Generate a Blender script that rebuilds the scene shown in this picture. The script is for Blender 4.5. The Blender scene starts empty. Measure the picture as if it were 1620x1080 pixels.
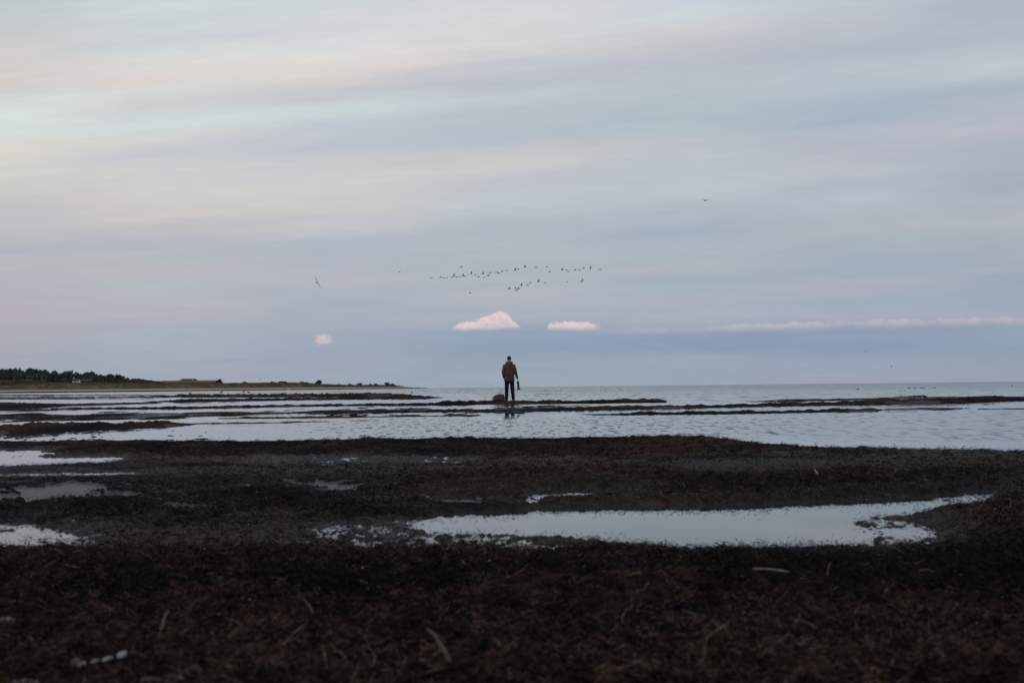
import bpy, bmesh, math, random
import numpy as np
from mathutils import Vector, Matrix, Euler

random.seed(7)
rng = np.random.default_rng(7)
scene = bpy.context.scene
COL = scene.collection

# ------------------------------------------------------------------ camera
CAM_H = 0.70                      # low over the water
FPX = 2250.0                      # 50 mm lens on a 36 mm sensor, in pixels of the 1620 wide photo
SLOPE = 0.0105                    # the horizon rises slightly to the right
cam_data = bpy.data.cameras.new('camera_main')
cam = bpy.data.objects.new('camera_main', cam_data); COL.objects.link(cam)
cam_data.lens = 50; cam_data.sensor_width = 36; cam_data.clip_start = 0.05; cam_data.clip_end = 90000
pitch = math.atan((611.9 - 540) / FPX)
cam.matrix_world = (Matrix.Translation((0, 0, CAM_H)) @ Matrix.Rotation(math.radians(90) + pitch, 4, 'X')
                    @ Matrix.Rotation(-SLOPE, 4, 'Z'))
cam_data.dof.use_dof = True; cam_data.dof.focus_distance = 40; cam_data.dof.aperture_fstop = 5.6
scene.camera = cam
scene.view_settings.view_transform = 'Standard'; scene.view_settings.look = 'None'
scene.view_settings.exposure = 0; scene.view_settings.gamma = 1
scene.view_settings.use_curve_mapping = False
scene.cycles.use_denoising = True
scene.cycles.max_bounces = 5; scene.cycles.diffuse_bounces = 2; scene.cycles.glossy_bounces = 3

# ------------------------------------------------------------------ sun (almost gone, very soft, low on the left)
sd = bpy.data.lights.new('sun', 'SUN'); sun = bpy.data.objects.new('sun', sd); COL.objects.link(sun)
sd.energy = 0.12; sd.angle = math.radians(25); sd.color = (1, 0.86, 0.78)
SUN_EL, SUN_AZ = math.radians(6), math.radians(-125)   # azimuth clockwise from +Y
sv = Vector((math.sin(SUN_AZ) * math.cos(SUN_EL), math.cos(SUN_AZ) * math.cos(SUN_EL), math.sin(SUN_EL)))
sun.rotation_euler = sv.to_track_quat('Z', 'Y').to_euler()

# ------------------------------------------------------------------ sky
def lin(c):
    c = c / 255.0
    return c / 12.92 if c <= 0.04045 else ((c + 0.055) / 1.055) ** 2.4

class NT:
    """small helper to write node trees as expressions"""
    def __init__(s, tree): s.t = tree; s.n = tree.nodes; s.l = tree.links
    def new(s, typ, **k):
        n = s.n.new(typ)
        for a, b in k.items(): setattr(n, a, b)
        return n
    def put(s, sock, v):
        if isinstance(v, bpy.types.NodeSocket): s.l.new(v, sock)
        elif v is not None: sock.default_value = v
    def m(s, op, a, b=None, c=None, clamp=False):
        n = s.new('ShaderNodeMath', operation=op, use_clamp=clamp)
        s.put(n.inputs[0], a); s.put(n.inputs[1], b)
        if c is not None: s.put(n.inputs[2], c)
        return n.outputs[0]
    def mix(s, f, a, b):
        n = s.new('ShaderNodeMix', data_type='RGBA')
        s.put(n.inputs[0], f); s.put(n.inputs[6], a); s.put(n.inputs[7], b)
        return n.outputs[2]
    def mul(s, a, b):
        n = s.new('ShaderNodeMix', data_type='RGBA', blend_type='MULTIPLY'); n.inputs[0].default_value = 1
        s.put(n.inputs[6], a); s.put(n.inputs[7], b)
        return n.outputs[2]
    def ss(s, x, lo, hi, a=0.0, b=1.0):
        n = s.new('ShaderNodeMapRange', interpolation_type='SMOOTHSTEP')
        s.put(n.inputs[0], x); n.inputs[1].default_value = lo; n.inputs[2].default_value = hi
        n.inputs[3].default_value = a; n.inputs[4].default_value = b
        return n.outputs[0]
    def xyz(s, x, y, z=0.0):
        n = s.new('ShaderNodeCombineXYZ'); s.put(n.inputs[0], x); s.put(n.inputs[1], y); s.put(n.inputs[2], z)
        return n.outputs[0]
    def noise(s, vec, scale, detail=3, rough=0.5, dist=0.0, dim='3D'):
        n = s.new('ShaderNodeTexNoise', noise_dimensions=dim)
        s.put(n.inputs['Vector'], vec); s.put(n.inputs['Scale'], scale); n.inputs['Detail'].default_value = detail
        n.inputs['Roughness'].default_value = rough; n.inputs['Distortion'].default_value = dist
        return n.outputs[0]
    def ramp(s, f, stops, interp='LINEAR'):
        n = s.new('ShaderNodeValToRGB'); r = n.color_ramp; r.interpolation = interp
        s.put(n.inputs[0], f)
        stops = sorted(stops, key=lambda q: q[0])
        while len(r.elements) < len(stops): r.elements.new(0.5)
        for i, (p, c) in enumerate(stops): r.elements[i].position = p
        for i, (p, c) in enumerate(stops): r.elements[i].color = (*c[:3], 1)
        return n.outputs[0]

world = bpy.data.worlds.new('World'); scene.world = world; world.use_nodes = True
W = NT(world.node_tree); W.n.clear()
tc = W.new('ShaderNodeTexCoord'); sp = W.new('ShaderNodeSeparateXYZ'); W.l.new(tc.outputs['Generated'], sp.inputs[0])
dx, dy, dz = sp.outputs
az = W.m('ARCTAN2', dx, dy)
azc = W.m('MINIMUM', W.m('MAXIMUM', az, -0.5), 0.5)
U = W.m('MULTIPLY', W.m('TANGENT', azc), FPX)
hlen = W.m('SQRT', W.m('ADD', W.m('MULTIPLY', dx, dx), W.m('MULTIPLY', dy, dy)))
E = W.m('MULTIPLY', W.m('DIVIDE', W.m('MAXIMUM', dz, 0.0), W.m('MAXIMUM', W.m('MULTIPLY', hlen, W.m('COSINE', azc)), 0.02)), FPX)
KT = 0.00018
Ep = W.m('MULTIPLY', E, W.m('SUBTRACT', 1.0, W.m('MULTIPLY', U, KT)))
# drifting streaks bend the bands
sc_v = W.xyz(W.m('MULTIPLY', U, 0.0021), W.m('MULTIPLY', Ep, 0.016), 3.1)
wn = W.noise(sc_v, 1.0, 3, 0.55, 0.3)
amp = W.ss(E, 0, 260, 2.0, 26.0)
Ew = W.m('ADD', Ep, W.m('MULTIPLY', W.m('SUBTRACT', wn, 0.5), amp))
EM = 900.0
fac = W.m('DIVIDE', Ew, EM, clamp=True)
SKY = {
 0: [(0,190,200,204),(50,201,203,201),(85,210,206,202),(120,216,205,200),(140,208,205,203),(165,213,220,218),(190,215,222,218),(235,218,212,204),(270,210,210,202),(300,203,202,197),(320,198,193,194),(350,192,190,195),(385,186,186,190),(400,176,180,190),(412,186,184,188),(450,180,180,188),(490,181,175,186),(530,172,172,184),(570,165,168,182),(612,162,167,180)],
 270: [(0,206,213,216),(60,205,210,215),(90,220,218,215),(118,223,212,207),(140,215,214,212),(158,206,206,206),(190,208,216,218),(215,212,211,208),(240,197,200,207),(275,208,206,205),(310,208,205,200),(340,204,198,197),(360,189,188,193),(385,179,183,192),(410,183,185,192),(430,187,184,190),(450,180,184,192),(490,180,179,190),(530,168,174,188),(570,165,170,184),(612,160,167,182)],
 540: [(0,208,214,218),(30,210,211,215),(60,215,217,218),(90,222,218,213),(110,224,214,208),(130,208,203,203),(145,197,197,203),(168,203,212,214),(200,192,196,206),(230,188,194,204),(255,200,200,202),(285,207,207,203),(320,203,201,198),(355,195,194,200),(390,174,181,194),(420,176,180,192),(440,182,181,190),(460,171,178,190),(500,168,174,186),(540,158,168,184),(570,158,167,183),(612,156,166,182)],
 810: [(0,211,213,215),(30,216,215,214),(60,214,213,213),(85,210,205,206),(100,196,198,206),(130,186,190,200),(155,192,199,208),(180,180,190,200),(215,177,186,200),(240,200,197,198),(265,203,203,202),(285,190,192,200),(310,190,196,204),(355,174,182,194),(400,177,182,192),(430,172,180,190),(470,178,180,192),(500,168,176,188),(530,146,161,183),(550,144,157,178),(580,152,164,180),(611,154,167,181)],
 1080: [(0,203,207,216),(20,205,211,215),(45,208,206,208),(65,198,197,203),(90,185,188,200),(130,182,190,200),(160,177,190,199),(195,174,188,198),(220,185,190,200),(245,186,190,200),(270,185,192,200),(300,188,192,203),(340,172,182,195),(370,164,176,190),(400,170,180,192),(425,177,180,190),(445,162,175,188),(475,172,176,190),(500,168,175,189),(520,162,170,186),(530,142,155,180),(550,142,156,178),(570,155,166,182),(608,152,165,180)],
 1350: [(0,190,195,208),(20,188,192,203),(45,184,188,200),(80,177,184,198),(110,182,192,202),(140,177,189,200),(170,166,180,195),(190,163,178,193),(210,178,184,198),(250,180,183,196),(270,184,188,198),(290,173,181,195),(310,178,187,199),(340,172,180,192),(365,176,180,190),(390,165,176,188),(420,159,172,186),(450,171,176,188),(480,160,173,187),(500,166,172,188),(525,142,156,180),(550,139,154,177),(575,152,163,182),(606,158,161,178)],
 1620: [(0,172,180,194),(40,175,183,197),(75,182,192,202),(95,186,196,205),(135,167,180,192),(170,178,184,196),(200,183,184,197),(225,170,178,192),(250,165,175,190),(290,163,173,188),(320,170,180,193),(350,177,180,191),(385,165,173,186),(420,162,172,186),(440,158,168,184),(480,158,168,184),(500,163,168,184),(520,145,158,179),(540,146,159,179),(570,148,160,176),(603,151,160,176)],
}
OVER = (186, 192, 202)
prev = None
for x in sorted(SKY):
    u = x - 810; hor = 611.9 - SLOPE * u
    st = []
    for (y, r, g, b) in SKY[x]:
        e = max(0.0, hor - y) * (1 - KT * u)
        st.append((e / EM, (lin(r), lin(g), lin(b))))
    st.append((1.0, tuple(lin(c) for c in OVER)))
    o = W.ramp(fac, st, 'B_SPLINE' if False else 'EASE')
    if prev is None: skyc = o
    else: skyc = W.mix(W.ss(U, prev - 810, u), skyc, o)
    prev = x
# fine wisps
w2 = W.noise(W.xyz(W.m('MULTIPLY', U, 0.0045), W.m('MULTIPLY', Ep, 0.05), 9.0), 1.0, 4, 0.6, 0.4)
w3 = W.noise(W.xyz(W.m('MULTIPLY', U, 0.011), W.m('MULTIPLY', W.m('ADD', Ep, W.m('MULTIPLY', U, .05)), 0.085), 4.0), 1.0, 6, 0.62, 0.6)
w4 = W.noise(W.xyz(W.m('MULTIPLY', U, 0.0042), W.m('MULTIPLY', W.m('ADD', Ep, W.m('MULTIPLY', U, .11)), -0.021), 14.0), 1.0, 4, 0.55, 0.8)
w3 = W.m('ADD', w3, W.m('MULTIPLY', W.m('SUBTRACT', w4, .5), W.ss(E, 40, 200, .1, .75)))
g2 = W.m('ADD', 1.0, W.m('ADD', W.m('MULTIPLY', W.m('SUBTRACT', w2, 0.5), 0.13), W.m('MULTIPLY', W.m('SUBTRACT', w3, 0.5), 0.12)))
g2v = W.xyz(W.m('MULTIPLY', g2, 0.972), W.m('MULTIPLY', g2, 0.993), W.m('ADD', 1.0, W.m('MULTIPLY', W.m('SUBTRACT', g2, 1.0), 0.6)))
skyc = W.mul(skyc, g2v)
hs = W.new('ShaderNodeHueSaturation'); W.put(hs.inputs['Saturation'], W.ss(E, 120, 330, 1.0, 0.88)); W.l.new(skyc, hs.inputs['Color']); skyc = hs.outputs[0]
# row of pink evening cumulus low over the sea: outline heights over azimuth
tops = [(700,524,524,0),(712,521,524,.2),(722,514,524,.8),(735,510,524,1),(757,503,523,1),(766,501,523,1),(784,494,522,1),(797,492.5,521.5,1),(804,496,521,1),(811,505,521,1),(819,514,521,.8),(828,521,522,.2),
        (862,521,522,.2),(870,511,522.5,.9),(884,509.5,523,.9),(905,506.5,523,1),(918,509,523,1),(932,508,523,.9),(940,513,523,.7),(956,520,524,.12),
        (985,521,528,.15),(1030,519,528,.25),(1110,519,529,.18),(1200,511,524,.36),(1270,510,524,.40),(1350,507,521,.28),(1430,505,520,.40),(1480,505,518,.24),(1560,501,516,.40),(1640,505,516,.2)]
st = []
X0, X1 = 690.0, 1650.0
for (x, t, b, a) in tops:
    hor = 611.9 - SLOPE * (x - 810)
    st.append(((x - X0) / (X1 - X0), ((hor - t) / 200, (hor - b) / 200, a)))
prof = W.ramp(W.m('DIVIDE', W.m('SUBTRACT', U, X0 - 810), X1 - X0, clamp=True), st)
ps = W.new('ShaderNodeSeparateColor'); W.l.new(prof, ps.inputs[0])
bil = W.noise(W.xyz(W.m('MULTIPLY', U, 0.11), W.m('MULTIPLY', E, 0.14), 1.0), 1.0, 4, 0.55, 0.2)
bil2 = W.noise(W.xyz(W.m('MULTIPLY', U, 0.03), W.m('MULTIPLY', E, 0.05), 5.0), 1.0, 3, 0.5)
bn = W.m('ADD', W.m('MULTIPLY', W.m('SUBTRACT', bil, 0.5), 13.0), W.m('MULTIPLY', W.m('SUBTRACT', bil2, 0.5), 15.0))
Tt = W.m('ADD', W.m('MULTIPLY', ps.outputs[0], 200.0), bn)
Bt = W.m('ADD', W.m('MULTIPLY', ps.outputs[1], 200.0), W.m('MULTIPLY', bn, 0.25))
mt = W.ss(W.m('SUBTRACT', Tt, E), -1.6, 3.4)
mb = W.ss(W.m('DIVIDE', W.m('SUBTRACT', E, Bt), W.m('SUBTRACT', 1.65, ps.outputs[2])), -3.0, 11.0)
front = W.m('GREATER_THAN', dy, 0.0)
brk = W.noise(W.xyz(W.m('MULTIPLY', U, 0.018), 2.0, 8.0), 1.0, 3, 0.6)
cm = W.m('MULTIPLY', W.m('MULTIPLY', mt, mb), W.m('MULTIPLY', W.m('MULTIPLY', ps.outputs[2], W.m('MAXIMUM', W.ss(ps.outputs[2], .5, .7), W.ss(brk, .35, .6, .45, 1.15))), front))
ctone = W.m('ADD', W.m('MULTIPLY', bil, 0.75), W.m('MULTIPLY', W.ss(W.m('SUBTRACT', Tt, E), 0.0, 26.0, 1.0, 0.0), 0.25))
ccol = W.mix(W.ss(ctone, 0.36, 0.66), (lin(204), lin(190), lin(199), 1), (lin(229), lin(206), lin(204), 1))
skyc = W.mix(W.m('MULTIPLY', cm, 0.90), skyc, ccol)
# one small round puff left of the row
bx_ = W.m('DIVIDE', W.m('SUBTRACT', U, 509 - 810 + 0.0), 14.0); by_ = W.m('DIVIDE', W.m('SUBTRACT', E, 615.0 - 536.5), 8.0)
rr = W.m('ADD', W.m('MULTIPLY', bx_, bx_), W.m('MULTIPLY', by_, by_))
rr = W.m('ADD', rr, W.m('ADD', W.m('MULTIPLY', W.m('SUBTRACT', bil, 0.5), 3.4), W.m('MULTIPLY', W.m('SUBTRACT', bil2, .5), 1.5)))
pm = W.m('MULTIPLY', W.ss(W.m('SUBTRACT', 1.0, rr), -0.5, 1.1), front)
skyc = W.mix(W.m('MULTIPLY', pm, 0.6), skyc, (lin(226), lin(200), lin(198), 1))
nish = W.new('ShaderNodeTexSky', sky_type='NISHITA'); nish.sun_disc = False
nish.sun_elevation = SUN_EL; nish.sun_rotation = SUN_AZ
sc10 = W.new('ShaderNodeVectorMath', operation='SCALE'); W.l.new(skyc, sc10.inputs[0]); sc10.inputs[3].default_value = 10.0
fin = W.mix(0.03, sc10.outputs[0], nish.outputs[0])
bg = W.new('ShaderNodeBackground'); W.l.new(fin, bg.inputs[0]); bg.inputs[1].default_value = 0.103
wo = W.new('ShaderNodeOutputWorld'); W.l.new(bg.outputs[0], wo.inputs[0])

# ------------------------------------------------------------------ helpers
def tag(o, label=None, cat=None, group=None, kind=None):
    if label: o['label'] = label
    if cat: o['category'] = cat
    if group: o['group'] = group
    if kind: o['kind'] = kind
    return o

def empty(name, loc=(0, 0, 0), rz=0.0, label=None, cat=None, group=None):
    o = bpy.data.objects.new(name, None); COL.objects.link(o); o.location = loc; o.rotation_euler = (0, 0, rz)
    o.empty_display_size = 0.2
    return tag(o, label, cat, group)

def link_mesh(name, me, mat=None, parent=None, smooth=True):
    o = bpy.data.objects.new(name, me); COL.objects.link(o)
    if mat and not me.materials: me.materials.append(mat)
    if parent: o.parent = parent
    if smooth:
        me.polygons.foreach_set('use_smooth', np.ones(len(me.polygons), dtype=bool))
    return o

def mesh_np(name, verts, quads):
    me = bpy.data.meshes.new(name)
    v = np.asarray(verts, dtype=np.float32); q = np.asarray(quads, dtype=np.int32); k = q.shape[1]
    me.vertices.add(len(v)); me.vertices.foreach_set('co', v.ravel())
    me.loops.add(q.size); me.loops.foreach_set('vertex_index', q.ravel())
    me.polygons.add(len(q)); me.polygons.foreach_set('loop_start', np.arange(0, q.size, k, dtype=np.int32))
    me.polygons.foreach_set('loop_total', np.full(len(q), k, dtype=np.int32))
    me.update(calc_edges=True)
    return me

def grid_quads(nr, nc):
    i = np.arange(nr * nc, dtype=np.int32).reshape(nr, nc)
    return np.stack([i[:-1, :-1], i[:-1, 1:], i[1:, 1:], i[1:, :-1]], -1).reshape(-1, 4)

def bm_obj(name, bm, mat, parent=None, smooth=True):
    me = bpy.data.meshes.new(name); bm.to_mesh(me); bm.free()
    return link_mesh(name, me, mat, parent, smooth)

def loft(bm, secs, n=16, power=2.0):
    """secs: (centre, rx, ry, normal dir or None) rings swept; superellipse power"""
    rings = []; q = None; pd = None
    for (c, rx, ry, d) in secs:
        c = Vector(c); d = Vector(d).normalized() if d is not None else Vector((0, 0, 1))
        q = Vector((0, 0, 1)).rotation_difference(d) if q is None else pd.rotation_difference(d) @ q
        pd = d
        ring = []
        for k in range(n):
            a = 2 * math.pi * k / n; ca, sa = math.cos(a), math.sin(a)
            e = 2.0 / power
            p = Vector((rx * abs(ca) ** e * (1 if ca >= 0 else -1), ry * abs(sa) ** e * (1 if sa >= 0 else -1), 0))
            ring.append(bm.verts.new(c + q @ p))
        rings.append(ring)
    for a, b in zip(rings, rings[1:]):
        for k in range(n): bm.faces.new((a[k], a[(k + 1) % n], b[(k + 1) % n], b[k]))
    bm.faces.new(list(reversed(rings[0]))); bm.faces.new(rings[-1])
    return rings

def limb(bm, pts, n=12):
    """pts: (x,y,z,r) chain as a tapered tube with rounded ends"""
    P = [Vector(p[:3]) for p in pts]; R = [p[3] for p in pts]
    secs = []
    for i, (p, r) in enumerate(zip(P, R)):
        d = (P[min(i + 1, len(P) - 1)] - P[max(i - 1, 0)]).normalized()
        if i == 0: secs += [(p - d * r * 0.85, r * 0.45, r * 0.45, d), (p - d * r * 0.5, r * 0.85, r * 0.85, d)]
        secs.append((p, r, r, d))
        if i == len(P) - 1: secs += [(p + d * r * 0.5, r * 0.85, r * 0.85, d), (p + d * r * 0.85, r * 0.45, r * 0.45, d)]
    loft(bm, secs, n)

def ball(bm, c, rx, ry, rz, seg=16):
    r = bmesh.ops.create_uvsphere(bm, u_segments=seg, v_segments=max(8, seg // 2), radius=1)
    bmesh.ops.scale(bm, verts=r['verts'], vec=(rx, ry, rz)); bmesh.ops.translate(bm, verts=r['verts'], vec=c)
    return r['verts']

def box(bm, c, s, rot=None):
    r = bmesh.ops.create_cube(bm, size=1); bmesh.ops.scale(bm, verts=r['verts'], vec=s)
    if rot is not None: bmesh.ops.rotate(bm, verts=r['verts'], cent=(0, 0, 0), matrix=rot)
    bmesh.ops.translate(bm, verts=r['verts'], vec=c)
    return r['verts']

def fuse(name, bm, mat, parent, voxel, smooth_it=4):
    """one continuous surface out of overlapping lofts"""
    me = bpy.data.meshes.new(name); bm.to_mesh(me); bm.free()
    t = bpy.data.objects.new('tmp', me); COL.objects.link(t)
    r = t.modifiers.new('r', 'REMESH'); r.mode = 'VOXEL'; r.voxel_size = voxel
    if smooth_it:
        s = t.modifiers.new('s', 'SMOOTH'); s.iterations = smooth_it; s.factor = 0.5
    dg = bpy.context.evaluated_depsgraph_get(); dg.update()
    out = bpy.data.meshes.new_from_object(t.evaluated_get(dg))
    bpy.data.objects.remove(t); bpy.data.meshes.remove(me)
    out.name = name; out.materials.clear()
    return link_mesh(name, out, mat, parent)

# numpy noise -------------------------------------------------------
def _h(ix, iy, seed):
    h = (ix.astype(np.int64) * 374761393 + iy.astype(np.int64) * 668265263 + seed * 1274126177) & 0xffffffff
    h = ((h ^ (h >> 13)) * 1274126177) & 0xffffffff
    return ((h ^ (h >> 16)) & 0xffff) / 65535.0
def vnoise(x, y, seed=0):
    ix = np.floor(x); iy = np.floor(y); fx = x - ix; fy = y - iy
    fx = fx * fx * fx * (fx * (fx * 6 - 15) + 10); fy = fy * fy * fy * (fy * (fy * 6 - 15) + 10)
    a = _h(ix, iy, seed); b = _h(ix + 1, iy, seed); c = _h(ix, iy + 1, seed); d = _h(ix + 1, iy + 1, seed)
    return (a + (b - a) * fx) * (1 - fy) + (c + (d - c) * fx) * fy - 0.5
def fbm(x, y, seed=0, octv=4, gain=0.5):
    t = np.zeros_like(x); a = 1.0
    for k in range(octv):
        cs, sn = math.cos(0.6 * k), math.sin(0.6 * k)
        t += a * vnoise((x * cs - y * sn) * 2 ** k, (x * sn + y * cs) * 2 ** k, seed + k * 17); a *= gain
    return t
def sst(x, a, b):
    t = np.clip((x - a) / (b - a), 0, 1); return t * t * (3 - 2 * t)

# ------------------------------------------------------------------ shore terrain
# The shore was surveyed from the photograph: rows and columns of the photo are turned into metres on the water plane
KH = CAM_H * FPX
def hor_at(px): return 611.9 - SLOPE * (px - 810)
def to_px(X, Y):
    v = KH / Y; u = X * FPX / Y
    px = 810 + u + v * SLOPE
    return px, v
def to_world(px, py, z=0.0):
    """world point at height z that lies on the line through a spot of the survey photo"""
    v = py - hor_at(px)
    Y = (CAM_H - z) * FPX / v; u = px - 810 - v * SLOPE
    return Vector((u * Y / FPX, Y, z))
def at_dist(px, py, Y):
    """world point Y metres away, seen at a spot of the survey photo"""
    v = py - hor_at(px); u = px - 810 - v * SLOPE
    return Vector((u * Y / FPX, Y, CAM_H - v * Y / FPX))

def poly_sd(px, py, pts, ysc=1.0):
    """signed distance (positive inside) in survey pixels"""
    P = np.array(pts, dtype=float); n = len(P)
    d = np.full(px.shape, 1e9); inside = np.zeros(px.shape, bool)
    yy = py * ysc
    for i in range(n):
        x0, y0 = P[i]; x1, y1 = P[(i + 1) % n]; y0 *= ysc; y1 *= ysc
        ex, ey = x1 - x0, y1 - y0; L = ex * ex + ey * ey + 1e-9
        t = np.clip(((px - x0) * ex + (yy - y0) * ey) / L, 0, 1)
        d = np.minimum(d, np.hypot(px - x0 - t * ex, yy - y0 - t * ey))
        c = (y0 <= yy) != (y1 <= yy)
        xi = x0 + (yy - y0) * ex / (ey if abs(ey) > 1e-9 else 1e-9)
        inside ^= c & (px < xi)
    return np.where(inside, d, -d)

SHORE = [(-700, 700), (0, 699), (250, 698), (300, 697), (540, 696), (700, 694), (950, 691.5), (1060, 692.5), (1110, 693), (1130, 696), (1160, 700), (1230, 704), (1300, 709), (1450, 714), (1620, 717), (2300, 722)]
# banks: (kind, ridge share, points of (x, top, bottom)); kind 'wrack' is dark, 'silt' is wet grey
BANKS = [
 # far-left maze
 ('wrack', .5, [(-300,624,626),(60,624,626),(130,624.3,625.8),(260,624.4,625.8),(275,625,625)]),
 ('silt', .2, [(-300,626.5,632),(90,627,630.5),(200,627,629.5),(300,626.5,628)]),
 ('wrack', .7, [(100,627,628),(200,626.8,628),(275,624.5,628),(290,622.8,628.8),(420,622.6,628.6),(520,622,628),(585,620.8,627.8),(640,623.2,628.3),(665,625.5,628.6),(680,628,628)]),
 ('wrack', .5, [(0,630.5,631.5),(120,630.8,631.8),(240,631,632)]),
 ('wrack', .7, [(230,634.5,635.5),(290,631,636.5),(360,630,635),(470,628.8,633),(560,627,632),(600,626.5,631.3),(640,625,631.5),(672,625.3,631),(690,626.8,629.5),(705,629,629)]),
 ('wrack', .4, [(-400,637,646),(0,636.5,645.8),(60,638,645),(120,638.2,641.5),(180,637,640),(245,635.6,638),(262,637,637)]),
 ('wrack', .75, [(85,645,647.5),(150,643.5,646.8),(300,642,646.4),(400,640.3,644.5),(470,639,643),(560,637.6,641.8),(650,637.3,641.5),(700,634,641),(760,633.2,639.8),(860,632.4,639),(940,632,638.5),(1000,630.8,637.4),(1040,631,637),(1053,632,636.8),(1056,635,635)]),
 ('wrack', .5, [(-400,647,650),(60,646.6,649.4),(95,648,649)]),
 ('silt', .25, [(-400,652,665),(0,653,664.5),(100,653,663.5),(250,651.5,661.5),(400,650.5,658),(470,647,655),(560,645.5,654),(700,644,652.5),(760,642.5,651),(830,641,650),(900,640.5,649),(960,640,647)]),
 ('wrack', .5, [(-300,653.5,657),(60,654.5,658.5),(110,655.5,658),(200,656,657)]),
 ('wrack', .6, [(330,652,655.5),(440,650.5,654.5),(520,649,653.3),(640,648.6,653),(720,646.6,652),(800,646.8,651),(900,643.6,649.5),(1000,641.6,647.5),(1120,639.5,645),(1240,636.5,642.3),(1330,634,641),(1420,631.3,639.8),(1500,629.5,638.8),(1550,625.8,637),(1580,627,635.5),(1620,628.5,634.5),(1900,626,632)]),
 ('silt', .2, [(620,657,657.1),(650,655.8,658.4),(700,655,659),(745,655.5,658.5),(760,657,657)]),
 ('wrack', .5, [(350,660,662.5),(430,658.5,662),(520,658,661.2),(640,657.3,659.3),(720,656.4,658),(735,657,657)]),
 ('wrack', .4, [(-500,672,692),(0,672,687),(60,670.5,686),(130,668,682),(200,666.5,679),(260,665.5,675.5),(300,669,672.5),(312,671,671)]),
 ('wrack', .5, [(290,668.5,671),(400,667.2,670),(500,665.5,667.6),(600,663.5,665.2),(720,662,663.6),(745,662.5,662.5)]),
 ('silt', .2, [(1180,635,635.2),(1240,632,636),(1290,630.5,634.5),(1400,628.4,633),(1540,627.3,631),(1700,626,629)]),
 ('wrack', .6, [(1403,627.5,627.7),(1420,626.5,628),(1440,625.8,628.3),(1462,624.3,627.8),(1466,626,626)]),
 ('wrack', .6, [(1530,627,628),(1555,625.3,628.3),(1575,625.6,628.5),(1582,628,628)]),
 ('wrack', .65, [(905,654.6,655),(940,654,656.5),(985,652,656.8),(1010,650,656.5),(1120,649.6,655.3),(1240,648,653.5),(1300,646,652.2),(1385,645.2,651),(1396,647.5,648.5),(1440,648,649),(1450,648.5,648.5)]),
 ('silt', .2, [(1385,648,648.1),(1400,646.2,649.4),(1480,645.5,648.5),(1530,645.6,646.4)]),
 ('wrack', .3, [(1550,645.8,647.5),(1600,645.4,647.4),(1800,644.6,646.6)]),
 ('wrack', .4, [(1405,650,651.2),(1445,649.6,650.8)]),
 ('wrack', .6, [(855,617.2,618),(885,617.2,618)]),
 ('wrack', .6, [(850,622.7,623.6),(884,622.7,623.4)]),
]
POOLS = [  # (polygon, depth, edge softness in px)
 ([(650,825),(675,816),(700,811),(830,806),(860,803),(1000,800),(1100,800),(1200,797),(1262,793),(1330,789),(1420,786),(1500,783),(1550,781),(1565,787),(1540,799),(1460,811),(1400,816),(1350,822),(1372,832),(1392,846),(1400,860),(1350,866),(1250,867),(1150,868),(1080,868),(1000,859),(900,850),(800,845),(720,842),(665,836)], .03, 3),
 ([(1380,826),(1430,824),(1470,832),(1492,846),(1480,858),(1400,862),(1385,845)], .004, 4),
 ([(1500,782),(1530,778),(1575,777),(1560,781),(1520,785)], .012, 2),
 ([(838,781),(870,776),(940,774.5),(985,775),(995,780),(930,785),(880,788),(850,787)], .012, 2),
 ([(690,789),(740,786),(830,790),(838,794),(780,797),(700,795)], .006, 2),
 ([(1120,745.5),(1170,744.3),(1240,743.5),(1262,744),(1200,746.5),(1140,747.5)], .010, 1.5),
 ([(-600,712),(0,713),(60,713.5),(78,716),(50,720),(0,724),(-600,726)], .014, 2),
 ([(-600,728),(0,727),(120,725.5),(190,725),(140,730),(60,734),(0,734.5),(-600,737)], .012, 2),
 ([(-600,747),(0,748.5),(120,748.5),(240,747),(200,750.5),(100,752.5),(0,753.5),(-600,757)], .010, 2),
 ([(-600,826),(0,828),(40,826),(60,836),(110,850),(105,860),(60,866),(0,862),(-600,866)], .006, 6),
]
SILT = [  # grey wet sand showing between the heaps
 [(-600,764),(0,770),(60,768),(150,768),(205,770),(207,785),(190,789),(100,790),(60,795),(0,796),(-600,800)],
 [(288,765),(350,764),(410,765),(416,769),(390,774),(330,776),(300,771)],
 [(444,763),(520,765),(590,769),(596,776),(560,782),(510,782),(495,774),(460,772)],
 [(248,777),(300,777),(312,780),(285,783),(255,782)],
 [(250,796),(290,799),(335,803),(300,806),(262,803)],
 [(555,786),(600,788),(655,790),(600,794),(560,791)],
 [(715,789),(742,789),(742,792),(718,792)],
]

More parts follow.
